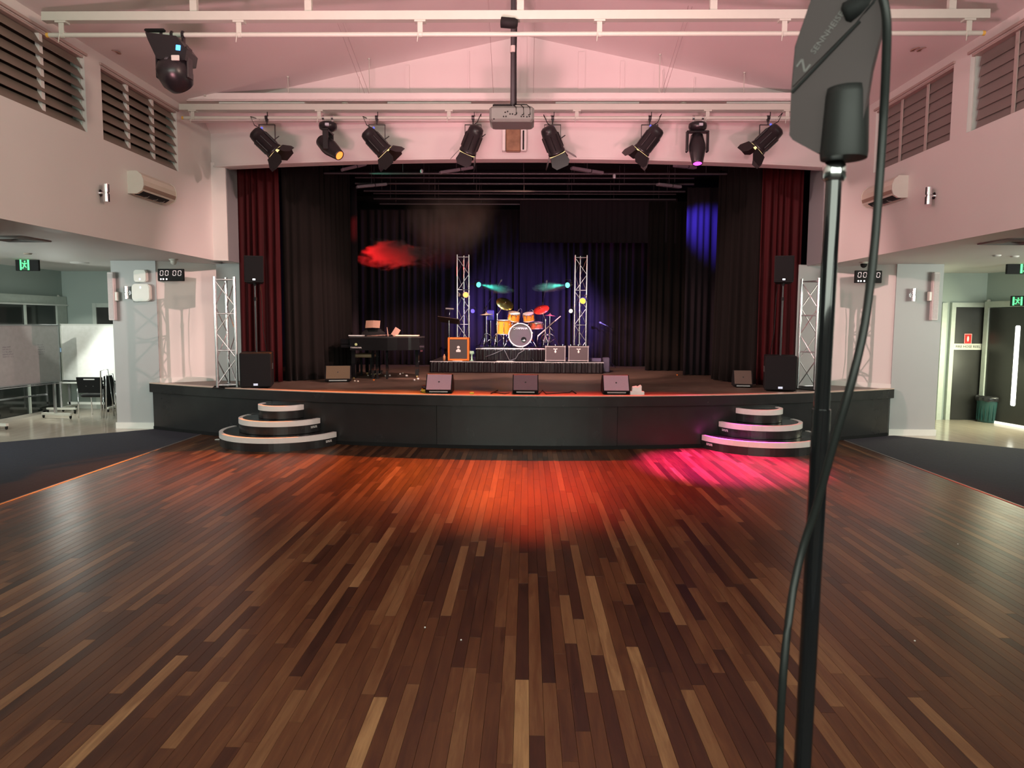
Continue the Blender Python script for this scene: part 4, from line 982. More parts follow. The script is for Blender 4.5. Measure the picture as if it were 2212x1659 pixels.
# ================================================================== STAGE EQUIPMENT
def truss(base, h, w_, rz, lab, grp, bays, plate=True, top=True, rr=.024):
    t = thing('truss_tower', lab, 'truss', base, rz, grp)
    def b(m, n, mt=ALU): return m.build(n, mt, t, world=False)
    P = [(-w_/2, -w_*.29), (w_/2, -w_*.29), (0, w_*.58)]
    for x, y in P: b(MB().cyl((x, y, .01), (x, y, h), rr, n=12), 'chord')
    for i in range(3):
        a, c = P[i], P[(i+1) % 3]
        for k in range(bays):
            z0 = .06+(h-.12)*k/bays; z1 = .06+(h-.12)*(k+1)/bays
            if k % 2: a, c = c, a
            b(MB().cyl((a[0], a[1], z0), (c[0], c[1], z1), rr*.42, n=8), 'brace')
            if k % 2: a, c = c, a
        for z in ([.05, h-.05] + [h*q for q in (.34, .67)]):
            b(MB().cyl((a[0], a[1], z), (c[0], c[1], z), rr*.5, n=8), 'rung')
    if plate: b(MB().cbox((0, .03, .006), (w_+.16, w_+.12, .012), .003), 'base_plate', BLACKM)
    return t
RISH = .255; ZR = ZS+RISH
# risers
ry0 = atz(1121, 806, ZS).y
rx0 = aty(930, 800, ry0).x; rx1 = aty(1303, 800, ry0).x
def riser(x0, x1, y0, y1, z0, h, lab, seed):
    t = thing('drum_riser', lab, 'riser', ((x0+x1)/2, (y0+y1)/2, z0), group='skirted stage risers')
    MB().box(((x0+x1)/2, (y0+y1)/2, z0+h-.012), (x1-x0, y1-y0, .024)).build('deck', pm('worn_riser_deck', (.07, .06, .06), .35), t)
    MB().box(((x0+x1)/2, y0-.006, z0+h-.010), (x1-x0+.02, .012, .022)).build('front_trim', pm('worn_aluminium_trim', (.8, .62, .56), .4, .3, var=.5, scale=3), t)
    o = drape('skirt', None, [(x0, y0-.02), (x1, y0-.02)], z0+.005, z0+h-.015, pm('satin_skirt', (.012, .009, .011), .24, var=.1), .085, .018, seed, parent=None); o.parent = t; o.location = o.location-t.location
    o = drape('skirt', None, [(x0-.01, y1), (x0-.01, y0)], z0+.005, z0+h-.015, MATS['satin_skirt'], .085, .015, seed+1); o.parent = t; o.location = o.location-t.location
    return t
riser(rx0, rx1, ry0, ry0+2.0, ZS, RISH, 'low wide black skirted riser carrying the amplifiers and towers', 31)
uy0 = atz(1121, 780, ZR).y; ux0 = aty(1029, 770, uy0).x; ux1 = aty(1215, 770, uy0).x
RH2 = aty(1121, 753, uy0).z - ZR; ZD = ZR+RH2
riser(ux0, ux1, uy0, uy0+1.6, ZR, RH2, 'upper black skirted riser under the drum kit', 37)
tb = ry0+.75
ltx = aty(1001, 700, tb).x; rtx = aty(1253, 700, tb).x; tH = aty(1001, 551, tb).z-ZR
truss((ltx, tb, ZR), tH, .27, R(0), 'tall aluminium truss tower left of the drum kit, behind the orange amplifier', 'towers beside the drums', 6, rr=.019)
truss((rtx, tb, ZR), tH, .27, R(0), 'tall aluminium truss tower right of the drum kit, behind the two black cabinets', 'towers beside the drums', 6, rr=.019)
p = atz(487, 838, ZS); truss((p.x, p.y+.1, ZS), aty(485, 598, p.y+.1).z-ZS, .31, R(18), 'aluminium truss tower standing at the left end of the stage', 'towers at the stage ends', 4)
p = atz(1752, 842, ZS); truss((p.x, p.y+.1, ZS), aty(1757, 602, p.y+.1).z-ZS, .31, R(-52), 'aluminium truss tower at the right end of the stage, behind the antenna pole', 'towers at the stage ends', 4)

# subwoofers with pole mounted speakers
SILV = pm('glinting_badge', (.7, .7, .75), .25, .8, emit=(.6, .65, 1), es=.4)  # emission puts a glint on the badges
def sub(px0, px1, pyb, rz, s, lab1, lab2, lab3, topx):
    p = atz((px0+px1)/2, pyb, ZS)
    t = thing('subwoofer', lab1, 'speaker', (p.x, p.y+.36, ZS), rz, 'subwoofers at the stage ends')
    def b(m, n, mt, par=t): return m.build(n, mt, par, world=False)
    W, D, H = .50, .66, .60
    b(MB().cbox((0, 0, H/2+.01), (W, D, H-.02), .012), 'cabinet', BLACKM)
    b(MB().cbox((0, -D/2-.006, H/2+.01), (W-.03, .012, H-.05), .004), 'grille', GRILLE)
    b(MB().box((0, -D/2-.016, .07), (.07, .008, .035)), 'badge', SILV)
    m = MB(); m.box((-s*W/2, -.02, .36), (.012, .16, .09)); m.box((-s*W/2, -.02, .36), (.02, .012, .10)); m.box((-s*W/2, .04, .36), (.02, .012, .10)); b(m, 'handle', pm('handle_plastic', (.05, .05, .05), .4))
    for a in (-1, 1):
        for c in (-1, 1): b(MB().cyl((a*.2, c*.27, 0), (a*.2, c*.27, .012), .02, n=10), 'foot', BLACKM)
    M0 = wm(t); q = M0 @ Vector((0, 0, H)); zt = aty(topx, 614, q.y).z; 
    ps = thing('speaker_pole', lab3, 'pole', q, group='speaker poles')
    MB().cyl(q, (q.x, q.y, zt-.25), .019, n=12).build('lower_tube', BLACKS, ps); MB().cyl((q.x, q.y, zt-.5), (q.x, q.y, zt+.02), .015, n=12).build('upper_tube', BLACKS, ps)
    MB().lathe([(.026, -.03), (.026, .03)], 12, T((q.x, q.y, zt-.25))).build('collar', BLACKM, ps)
    u = thing('loudspeaker', lab2, 'speaker', (q.x, q.y, zt), rz*1.0, 'pole mounted loudspeakers')
    h_ = .44; poly = [(-.155, -.16), (.155, -.16), (.11, .15), (-.11, .15)]
    G = T((0, -.0, .02)) @ Matrix.Rotation(R(-4), 4, 'X') @ Matrix.Rotation(R(0), 4, 'Y')
    b(MB().prism(poly, 0, h_, G), 'cabinet', BLACKM, u)
    b(MB().cbox((0, -.166, h_/2), (.285, .012, h_-.03), .003, G), 'grille', GRILLE, u)
    b(MB().box((0, -.176, .04), (.045, .006, .028), G), 'badge', SILV, u)
    b(MB().cyl((0, 0, -.03), (0, 0, .03), .024, n=12), 'pole_socket', BLACKM, u)
    m = MB().tube([(q.x-s*.02, q.y+.12, zt+.12), (q.x-s*.09, q.y+.05, zt-.2), (q.x-s*.11, q.y+.03, zt-.8), (q.x-s*.16, q.y+.05, q.z+.01)], .006, 6); m.build('cable', BLACKM, ps)
    return t
sub(513, 565, 840, R(16), -1, 'large black subwoofer at the left end of the stage', 'black loudspeaker on a pole above the left subwoofer', 'thin black pole between left subwoofer and its loudspeaker', 548)
sub(1675, 1723, 847, R(-16), 1, 'large black subwoofer at the right end of the stage', 'black loudspeaker on a pole above the right subwoofer', 'thin black pole between right subwoofer and its loudspeaker', 1692)

# wedge monitors: panel leaning back, seen from the hall
def wedge(px, pyb, wpx, lab, rz=0, mat=GRILLE_L):
    p = atz(px, pyb, ZS); W = (aty(px+wpx/2, pyb, p.y)-aty(px-wpx/2, pyb, p.y)).x
    t = thing('stage_monitor', lab, 'monitor speaker', (p.x, p.y+.2, ZS), rz, 'wedge monitors on the stage')
    pr = [(-.18, .02), (-.20, .055), (-.02, .30), (.06, .30), (.20, .13), (.20, .02)]
    M = Matrix(((0, 0, 1, -W/2), (1, 0, 0, 0), (0, 1, 0, 0), (0, 0, 0, 1)))
    MB().prism(pr, 0, W, M).build('cabinet', BLACKM, t, world=False)
    d = Vector((0, .18, .245)).normalized(); F = frame((0, -.112, .180), (1, 0, 0), d)
    MB().cbox((0, .0, .004), (W-.03, .285, .012), .004, F).build('grille', mat, t, world=False)
    MB().lathe([(.014, .010), (.012, .013), (0, .013)], 12, F).build('badge', pm('dark_badge', (.03, .03, .03), .4), t, world=False)
    for a in (-1, 1):
        for c_ in (-.12, .12): MB().cyl((a*(W/2-.06), c_, 0), (a*(W/2-.06), c_, .022), .018, n=8).build('foot', BLACKM, t, world=False)
    MB().box((0, -.185, .035), (W*.7, .02, .02)).build('connector_strip', pm('connector_metal', (.3, .3, .3), .3, .6), t, world=False)
wedge(947, 851, 57, 'pinkish lit wedge monitor at the stage front, left, beside the tambourine')
wedge(1135, 852, 56, 'darker wedge monitor at the middle of the stage front', 0, pm('less_lit_grille', (.20, .13, .16), .45, var=.2, scale=240))  # weaker light on this wedge put into its grille colour
wedge(1332, 853, 58, 'pinkish lit wedge monitor at the stage front, right, beside the tissue box')
wedge(725, 826, 54, 'brownish wedge monitor left of the grand piano', R(12), pm('brown_grille', (.11, .085, .05), .5, var=.2, scale=240))
wedge(1610, 838, 40, 'small brown draped monitor in the shadow left of the right subwoofer', R(-10), pm('dim_grille', (.09, .07, .055), .6))

# amplifiers
p = Vector((aty(990, 781, ry0+.06).x, ry0+.06, ZR)); w_ = .48
t = thing('guitar_cabinet', 'orange guitar cabinet with a white crest on its dark cloth, on the riser', 'amplifier', (p.x, p.y+.16, ZR))
Ho = aty(990, 729, p.y).z-ZR
m = MB(); 
for x in (-1, 1): m.cbox((p.x+x*(w_/2-.022), p.y+.16, ZR+Ho/2), (.044, .32, Ho), .012)
m.cbox((p.x, p.y+.16, ZR+.03), (w_-.09, .32, .045), .006); m.cbox((p.x, p.y+.16, ZR+Ho-.022), (w_-.09, .32, .044), .006); m.box((p.x, p.y+.29, ZR+Ho/2), (w_-.06, .04, Ho-.05)); m.build('shell', ORANGE, t)
MB().box((p.x, p.y+.03, ZR+Ho/2), (w_-.09, .02, Ho-.09)).build('grille_cloth', pm('dark_weave', (.05, .045, .045), .6, var=.3, scale=200), t)
F = frame((p.x, p.y+.018, ZR+Ho/2), (1, 0, 0), (0, 0, 1))
m = MB(); m.lathe([(.032, 0), (.032, .003)], 14, F @ T((0, .045, 0))); m.prism([(-.05, -.06), (.05, -.06), (.05, -.015), (.022, -.005), (.02, .03), (-.02, .03), (-.022, -.005), (-.05, -.015)], 0, .003, F); m.build('crest', WHITE, t)
def blackcab(px, lab):
    p = Vector((aty(px, 780, ry0+.03).x, ry0+.03, ZR)); W = .46; H = .345
    t = thing('bass_cabinet', lab, 'amplifier', (p.x, p.y+.15, ZR), group='black amplifier cabinets on the riser')
    MB().cbox((p.x, p.y+.17, ZR+H/2+.015), (W, .30, H), .008).build('shell', BLACKM, t)
    F = frame((p.x, p.y+.02, ZR+H/2+.015), (1, 0, 0), (0, 0, 1))
    MB().box((0, 0, 0), (W-.05, H-.05, .02), F).build('grille_cloth', pm('mauve_weave', (.085, .065, .075), .5, var=.2, scale=220), t)
    m = MB()
    for e in ((0, H/2-.016, W-.02, .014), (0, -H/2+.016, W-.02, .014), (-W/2+.014, 0, .014, H-.02), (W/2-.014, 0, .014, H-.02)): m.box((e[0], e[1], .012), (e[2], e[3], .008), F)
    m.build('piping', pm('silver_piping', (.6, .5, .52), .3, .4), t)
    for a in (-1, 1):
        for b in (-1, 1): MB().cbox((a*(W/2-.016), b*(H/2-.016), .014), (.04, .04, .018), .006, F).build('corner_guard', pm('corner_metal', (.5, .42, .44), .3, .6), t)
    m = MB(); m.prism([(-.05, .03), (-.035, .045), (0, .032), (.035, .045), (.05, .03), (.02, .018), (0, .022), (-.02, .018)], 0, .003, F @ T((0, .07, .010))); m.prism([(-.006, 0), (.006, 0), (.022, -.05), (0, -.075), (-.022, -.05)], 0, .003, F @ T((0, .085, .010))); m.build('emblem', WHITE, t)
    for e in (-.17, 0, .17): MB().lathe([(.010, 0), (.008, .03)], 8, T((p.x+e, p.y+.12, ZR+H+.015))).build('control_knob', CHROME, t)
    for a in (-.18, .18):
        MB().cyl((p.x+a, p.y+.08, ZR), (p.x+a, p.y+.08, ZR+.016), .016, n=8).build('foot', BLACKM, t)
blackcab(1199.5, 'black amplifier cabinet with silver piping, left one of the pair on the riser')
blackcab(1249.5, 'black amplifier cabinet with silver piping, right one of the pair on the riser')

# ------------------------------------------------------------------ drum kit
DY = uy0+.55
def D3(px, py, dy=0): return aty(px, py, DY+dy)
WHOOP = pm('chrome_hoop', (.75, .72, .75), .2, .85)
bd = D3(1124, 724, -.25); BR = .27
t = thing('bass_drum', 'bass drum with a dark mauve head lettered YAMAHA, at the front of the kit', 'drum', (bd.x, bd.y, bd.z-BR))
M = axis(bd, (0, -1, 0)); 
MB().lathe([(BR*.96, -.42), (BR*.96, 0)], 32, M).build('shell', DRUMO, t)
MB().lathe([(BR*.94, 0), (BR*1.03, -.005), (BR*1.04, .035), (BR*.95, .04), (BR*.93, .01)], 40, M).build('hoop', pm('pale_hoop', (.72, .66, .66), .25), t)
MB().lathe([(0, .014), (BR*.94, .012)], 40, M).build('drum_head', pm('mauve_drum_head', (.075, .058, .066), .35), t)
ph = bd+Vector((.08, -.017, -.10)); MB().lathe([(.0, .002), (.055, .002), (.062, .004), (.062, 0)], 24, axis(ph, (0, -1, 0))).build('port_hole', BLACKG, t)
MB().lathe([(.02, .002), (0, .012)], 10, axis(ph+Vector((.01, 0, -.02)), (0, -1, 0))).build('badge', WHITEP, t)
F = frame(bd+Vector((.01, -.0185, .155)), (1, 0, 0), (0, 0, 1))
text('head_lettering', 'YAMAHA', .068, F @ T((.02, 0, 0)), WHITE, t, spacing=.92)
MB().lathe([(.026, 0), (.026, .001), (.018, .001), (.018, 0)], 16, F @ T((-.145, 0, 0))).build('emblem', WHITE, t)
for k_ in range(8):
    a_ = 2*PI*k_/8+.2; c_ = bd+Vector((math.cos(a_)*BR*1.03, 0, math.sin(a_)*BR*1.03)); m = MB().box((c_.x, c_.y-.02, c_.z), (.03, .06, .03)); m.build('claw_hook', CHROME, t)
for s in (-1, 1): MB().tube([(bd.x+s*BR*.9, bd.y+.08, bd.z-.05), (bd.x+s*.38, bd.y-.10, ZD+.012)], .010, 6).build('spur', CHROME, t)
def tom(px, py, r_, h_, tilt, lab, col, dy=.05, legs=False):
    c = D3(px, py, dy); d = Vector(tilt).normalized(); M = axis(c-d*h_/2, d)
    t = thing('drum', lab, 'drum', (c.x, c.y, c.z-h_/2), group='orange lacquered drums')
    MB().lathe([(r_, 0), (r_, h_)], 28, M).build('shell', col, t)
    for z in (0, h_-.02): MB().lathe([(r_+.003, z), (r_+.016, z), (r_+.016, z+.022), (r_+.003, z+.022)], 28, M).build('hoop', WHOOP, t)
    MB().lathe([(0, h_+.004), (r_, h_+.003)], 28, M).build('drum_head', pm('white_drum_head', (.8, .78, .72), .5), t)
    m = MB()
    for k_ in range(8):
        a_ = 2*PI*k_/8; m.cbox(((r_+.012)*math.cos(a_), (r_+.012)*math.sin(a_), h_*.72), (.022, .022, .05), .006, M); m.cyl(((r_+.012)*math.cos(a_), (r_+.012)*math.sin(a_), h_*.25), ((r_+.012)*math.cos(a_), (r_+.012)*math.sin(a_), h_), .004, n=5, M=M)
    m.build('lugs', CHROME, t)['kind'] = 'stuff'
    if legs:
        for k_ in range(3):
            a_ = 2*PI*k_/3+.5; q = M @ Vector(((r_+.02)*math.cos(a_), (r_+.02)*math.sin(a_), h_*.5)); MB().tube([q, (q.x, q.y, ZD+.06), (q.x+.02*math.cos(a_), q.y, ZD+.01)], .008, 6).build('leg', CHROME, t)
    return c
tom(1089, 707, .165, .34, (0, -.03, 1), 'large orange floor tom on the left of the kit', DRUMO, .0, True)
tom(1110, 684, .135, .19, (.12, -.30, 1), 'orange rack tom, left one over the bass drum', DRUMO, .02)
tom(1142, 685, .125, .18, (-.12, -.30, 1), 'orange rack tom, right one over the bass drum', DRUMO, .02)
tom(1158, 703, .165, .15, (0, -.12, 1), 'shallow snare drum with many lugs on the right of the kit', pm('copper_shell', (.65, .22, .14), .2, .4), .25)
tom(1107, 703, .14, .2, (0, 0, 1), 'second orange floor tom showing between the large tom and the bass drum', pm('deep_orange_lacquer', (.6, .12, .03), .2), .45, True)
def cymbal(px, py, r_, nrm, lab, mat, foot=None, dy=.1, kind='cymbal', hats=False):
    c = D3(px, py, dy); n = Vector(nrm).normalized()
    t = thing('cymbal', lab, 'cymbal', c, group='cymbals of the drum kit'); M = axis(c, n)
    MB().lathe([(0, .028), (.03, .024), (.045, .008), (r_*.5, .002), (r_, -.012), (r_, -.014), (r_*.5, -.001), (.04, .004), (0, .022)], 36, M).build('bow', mat, t)
    if hats: MB().lathe([(0, -.05), (.03, -.046), (.045, -.03), (r_, -.016), (r_, -.014), (.045, -.027), (0, -.045)], 36, M).build('lower_cymbal', mat, t)
    MB().lathe([(.008, .02), (.012, .03), (.012, .05), (.004, .055)], 10, M).build('wing_nut', CHROME, t)
    fx, fy = (D3(foot[0], 735, dy).x, c.y) if foot else (c.x, c.y)
    s = thing('cymbal_stand', 'chrome tripod stand carrying the '+lab.split(',')[0], 'cymbal stand', (fx, fy, ZD), group='drum hardware stands')
    zj = c.z-.25 if foot else c.z-.02
    MB().cyl((fx, fy, ZD+.12), (fx, fy, zj), .013, .010, n=10).build('tube', CHROME, s)
    MB().tube([(fx, fy, zj), (c.x, c.y, c.z)], .007, 6).build('boom_arm', CHROME, s)
    m = MB().lathe([(.02, -.02), (.02, .02)], 10, T((fx, fy, zj))); m.lathe([(.018, -.02), (.018, .02)], 10, T((fx, fy, (ZD+zj)/2))); m.build('clamp', CHROME, s)
    for k_ in range(3):
        a_ = 2*PI*k_/3+.3; q = (fx+.26*math.cos(a_), fy+.26*math.sin(a_), ZD+.012)
        MB().tube([(fx, fy, ZD+.34), (fx+.1*math.cos(a_), fy+.1*math.sin(a_), ZD+.28), q], .008, 6).build('leg', CHROME, s)
        MB().tube([(fx, fy, ZD+.12), (fx+.13*math.cos(a_), fy+.13*math.sin(a_), ZD+.22)], .006, 6).build('brace', CHROME, s)
        MB().lathe([(.014, -.012), (.016, .012)], 8, T(q)).build('rubber_foot', BLACKM, s)
cymbal(1091, 656, .21, (.42, -.78, .85), 'olive ride cymbal tilted towards the hall, upper left of the kit', BRASS, (1074,), -.05)
cymbal(1169, 668, .185, (-.28, -.62, .9), 'red lit crash cymbal tilted, upper right of the kit', pm('red_lit_cymbal', (.75, .06, .04), .3, .5), (1178,), -.05)  # red stage light put into the cymbal colour
cymbal(1051, 678.5, .17, (-.05, -.02, 1), 'flat white lit hi-hat pair on the left of the kit', pm('white_lit_bronze', (.8, .75, .6), .25, .6), None, .05, hats=True)  # bronze made paler to show white light on the hi-hat
cymbal(1188, 681, .14, (.08, -.02, 1), 'flat magenta lit splash cymbal on the right of the kit', pm('magenta_lit_bronze', (.8, .3, .45), .25, .6), None, .1)  # magenta stage light tinted into the bronze
# blue cloth-covered drum and throne
c = D3(1060, 681, .35)
t = thing('electronic_pad', 'blue percussion pad box mounted beside the hi-hat', 'drum pad', (c.x, c.y, c.z-.1))
MB().cbox((c.x, c.y, c.z), (.16, .14, .25), .02).build('box', pm('blue_pad', (.08, .06, .75), .35), t); MB().cyl((c.x, c.y, ZD), (c.x, c.y, c.z-.11), .012, n=8).build('post', CHROME, t)
t = thing('drum_throne', 'dark round drum stool behind the bass drum', 'stool', (bd.x+.1, bd.y+1.05, ZD)); tx, ty = bd.x+.1, bd.y+1.05
MB().lathe([(.0, .44), (.16, .44), (.175, .47), (.17, .50), (0, .51)], 20, T((tx, ty, ZD))).build('seat', BLACKM, t); MB().cyl((tx, ty, ZD+.1), (tx, ty, ZD+.45), .015, n=8).build('post', CHROME, t)
for k_ in range(3): MB().tube([(tx, ty, ZD+.25), (tx+.24*math.cos(k_*2.1), ty+.24*math.sin(k_*2.1), ZD+.01)], .009, 6).build('leg', CHROME, t)
# microphones of the kit
def mic_stand(base, top, tip, lab, legs=True, grp='microphone stands', mic=True):
    bx_, by_, bz_ = base
    t = thing('microphone_stand', lab, 'microphone stand', base, group=grp)
    MB().cyl((bx_, by_, bz_+.02), (bx_, by_, top[2]), .010, n=8).build('tube', BLACKS, t)
    MB().tube([top if False else (bx_, by_, top[2]), tip], .007, 6).build('boom_arm', BLACKS, t)
    back = Vector((bx_, by_, top[2]))-(Vector(tip)-Vector((bx_, by_, top[2])))*.35
    MB().tube([(bx_, by_, top[2]), back], .009, 6).build('counter_arm', BLACKS, t)
    MB().lathe([(.018, -.02), (.018, .02)], 8, T((bx_, by_, top[2]))).build('clutch', BLACKM, t)
    if legs:
        for k_ in range(3):
            a_ = 2*PI*k_/3+.9; MB().tube([(bx_, by_, bz_+.12), (bx_+.26*math.cos(a_), by_+.26*math.sin(a_), bz_+.01)], .008, 6).build('leg', BLACKS, t)
    if mic:
        d = (Vector(tip)-Vector((bx_, by_, top[2]))).normalized()
        mt = thing('microphone', 'microphone clipped to the '+lab, 'microphone', tip, group='stage microphones')
        MB().lathe([(.009, -.08), (.014, .05), (.024, .06), (.026, .085), (.018, .11), (0, .118)], 12, axis(tip, d)).build('body', pm('mic_metal', (.25, .25, .28), .35, .5), mt)
a = D3(1052, 735, .4); b = D3(1055, 662, .4); c = D3(1079, 612, .4)
mic_stand((a.x-.02, a.y, ZD), b, c, 'overhead microphone stand on the left of the kit')
a = D3(1172, 735, .4); b = D3(1173, 655, .4); c = D3(1180, 615, .4)
mic_stand((a.x, a.y, ZD), b, c, 'overhead microphone stand on the right of the kit')
for px, py, s in ((1124, 666, 1), (1148, 668, -1)):
    c = D3(px, py, .2); t = thing('clip_microphone', 'small microphone on a gooseneck over the %s rack tom' % ('left' if s > 0 else 'right'), 'microphone', c, group='drum clip microphones')
    MB().tube([c+Vector((s*.03, 0, -.12)), c+Vector((s*.035, 0, -.03)), c, c+Vector((-s*.03, -.02, -.03))], .006, 6).build('gooseneck', CHROME, t)
    MB().lathe([(.012, 0), (.014, .05), (.006, .06)], 10, axis(c+Vector((-s*.03, -.02, -.03)), (-s*.6, -.2, -1))).build('capsule', pm('mic_metal', (.25, .25, .28), .35, .5), t)
a, b = D3(1162, 726, .0), D3(1211, 683, -.1)
t = thing('folded_stand', 'bright folded stand leaning diagonally at the right of the kit', 'stand', (a.x, a.y, a.z), group='drum hardware stands')
MB().cyl(a, b, .017, .012, n=8).build('tube', WHITEP, t); MB().cyl(a.lerp(b, .35), a.lerp(b, .75), .022, n=8).build('sleeve', CHROME, t); MB().tube([a.lerp(b, .5), a.lerp(b, .5)+Vector((.13, .03, -.16))], .012, 6).build('leg', CHROME, t)
MB().tube([a, (a.x-.03, a.y+.1, ZD)], .010, 6).build('leg', CHROME, t); MB().tube([a.lerp(b, .3), (a.lerp(b, .3).x+.1, a.y-.1, ZD)], .010, 6).build('leg', CHROME, t)
t = thing('drum_mat', 'dark mat edged in white under the drum kit', 'mat', (bd.x, DY, ZD)); MB().box((bd.x, uy0+.72, ZD+.003), (1.75, 1.35, .006)).build('mat', BLACKM, t); MB().box((bd.x, uy0+.045, ZD+.004), (1.75, .02, .008)).build('edge', pm('pink_edge', (.6, .5, .55), .4), t)
# small stand and cables before the upper riser
p = aty(1144, 779, ry0+.35); q = aty(1144, 752, ry0+.35)
mic_stand((p.x, ry0+.35, ZR), (p.x, ry0+.35, q.z), (p.x+.10, ry0+.3, q.z-.08), 'short bass drum microphone stand before the upper riser', grp='microphone stands')
for i, pts_ in enumerate(([(1088, 753), (1094, 765), (1100, 778), (1112, 780)], [(1136, 754), (1120, 764), (1114, 775), (1100, 779)], [(1048, 771), (1065, 765), (1086, 756)])):
    P3 = [aty(x, y, uy0-.07) for x, y in pts_]; tag(MB().tube(P3, .007, 6).build('stage_cable', pm('grey_cable', (.12, .11, .12), .5)), ('dark cable hanging down the left of the upper riser skirt', 'dark cable curving from the bass drum down the upper riser skirt', 'thin dark cable trailing left across the upper riser skirt')[i], 'cable', 'cables on the risers')
# light bars / PAR lights on the towers
def par(p, d, lens, lab, r_=.062, L=.15, es=None, rim=BLACKS):
    t = thing('par_light', lab, 'stage light', p, group='small round lights on the towers'); M = axis(p, d)
    m = MB().lathe([(0, -L), (r_*.5, -L*.98), (r_*.9, -L*.6), (r_*1.05, -L*.2), (r_*1.05, 0), (r_*.9, .004)], 20, M, cap=False)
    for k_ in range(6): m.box((r_*.85*math.cos(k_), r_*.85*math.sin(k_), -L*.7), (.012, .012, L*.5), M)
    m.build('can', rim, t); MB().lathe([(0, .003), (r_*.88, .001)], 20, M).build('lens', lens, t)
    m = MB().tube([Vector(p)+Vector((-r_*1.2, .03, 0)), Vector(p)+Vector((-r_*1.2, .05, r_*1.8)), Vector(p)+Vector((r_*1.2, .05, r_*1.8)), Vector(p)+Vector((r_*1.2, .03, 0))], .006, 6); m.build('yoke', BLACKS, t)
    return t
LT = pm('teal_lit_lens', (.1, .9, .8), .3, emit=(.13, .95, .75), es=1.6)
LR = pm('amber_lit_lens', (1, .5, .1), .3, emit=(1, .36, .07), es=2)
LY = pm('yellow_lit_lens', (1, .8, .1), .3, emit=(1, .75, .04), es=1.5)
LB = pm('blue_lit_lens', (.1, .1, .9), .3, emit=(.12, .08, .9), es=1.2)
LG = pm('pale_green_lens', (.5, .8, .6), .3, emit=(.45, .8, .6), es=.6)
ty_ = tb-.16
q1 = aty(1034, 615, ty_); par(q1, (.55, -.85, -.12), LT, 'oval teal lit light floating right of the left tower', .068)
TL1 = q1.copy(); q2 = aty(1226, 616, ty_); TL2 = q2.copy(); par(q2, (-.55, -.85, -.12), LT, 'oval teal lit light at the left side of the right tower', .068)
tag(MB().tube([(ltx+.14, tb-.05, q1.z+.02), (q1.x-.08, ty_+.04, q1.z+.02)], .010, 6).build('light_arm', BLACKS, None), 'thin black arm holding the teal light to the left tower', 'bracket')
q3 = aty(1006, 637, ty_); par(q3, (.12, -1, -.12), LR, 'glowing amber and red light on the left tower', .068, .2, rim=pm('mauve_can', (.35, .3, .4), .4))
q4 = aty(1259, 650, ty_); par(q4, (-.35, -1, -.3), LY, 'yellow lit round light on the right tower', .075, .2, rim=pm('blue_can', (.08, .07, .5), .4))
q5 = aty(1021, 672, ty_); par(q5, (.3, -1, .1), LB, 'small dim blue light low on the left tower', .052, .12)
q6 = aty(1233, 672, ty_); par(q6, (-.3, -1, .1), LG, 'small pale green light low on the right tower', .052, .12)
q7 = aty(992, 637, ty_+.05); par(q7, (-.8, -.5, .1), pm('grey_lens', (.4, .35, .35), .3), 'unlit grey can light left of the glowing amber one', .05, .12)
lamp('SPOT', 'teal_beam', q1+Vector((.06, -.06, 0)), 60, (.10, 1, .8), (q1.x+1.3, q1.y+.05, q1.z-.28), .02, cone=26, blend=.5)
lamp('SPOT', 'teal_beam', q2+Vector((-.06, -.06, 0)), 60, (.10, 1, .8), (q2.x-1.3, q2.y+.05, q2.z-.1), .02, cone=26, blend=.5)
lamp('SPOT', 'amber_tower_beam', q3+Vector((.02, -.12, 0)), 40, (1, .25, .05), (bd.x, bd.y+.1, bd.z+.3), .03, cone=70)
lamp('SPOT', 'yellow_tower_beam', q4+Vector((-.03, -.12, 0)), 26, (1, .6, .1), (bd.x-.5, bd.y, bd.z+.3), .03, cone=60)
for s in (-1, 1): lamp('SPOT', 'blue_upstage', (.1+s*2.3, 17.2, 2.3), 620, (.30, .20, 1.0), (.1+s*.3, 18.6, 1.9), .05, cone=100, blend=1)
lamp('SPOT', 'kit_white', (-2.2, 14.2, 4.8), 1300, (.6, .9, 1.0), (bd.x-.3, bd.y, 1.6), .03, cone=20, blend=.5)
lamp('SPOT', 'kit_magenta', (2.2, 14.4, 4.8), 1300, (1.0, .22, .6), (bd.x+.45, bd.y+.2, 1.6), .03, cone=18, blend=.6)
lamp('SPOT', 'blue_leg', (3.0, 14.75, 4.5), 1300, (.08, .05, 1.0), (3.9, 15.6, 4.0), .05, cone=50, blend=1)
lamp('SPOT', 'green_top', (-3.2, 13.6, 4.5), 40, (.1, 1.0, .6), (-2.4, 14.0, 5.0), .03, cone=60, blend=1)
lamp('SPOT', 'red_leg_edge', (-2.4, 14.6, 4.6), 300, (1, .05, .05), (-3.6, 15.6, 4.0), .03, cone=20, blend=1)

# music stand / keyboard tray left of the orange amplifier
p = aty(970, 690, ry0-.1)
t = thing('music_stand', 'black music stand with a tilted desk behind the orange cabinet', 'music stand', (p.x+.0, ry0+.5, ZR))
c = aty(970, 692, ry0+.5); 
MB().cbox((0, 0, 0), (.50, .30, .015), .003, T(c) @ Matrix.Rotation(R(-24), 4, 'X') @ Matrix.Rotation(R(8), 4, 'Y')).build('desk', pm('brown_black_desk', (.05, .035, .03), .35), t)
MB().cyl((c.x, c.y, ZR), (c.x, c.y, c.z), .011, n=8).build('tube', CHROME, t)
k1 = aty(972, 667, ry0+.5); MB().tube([c, (k1.x, k1.y, k1.z)], .007, 6).build('lamp_arm', CHROME, t); MB().cyl((k1.x-.1, k1.y, k1.z+.005), (k1.x+.09, k1.y, k1.z-.005), .018, n=10).build('lamp_head', pm('grey_lamp', (.3, .3, .3), .4), t)
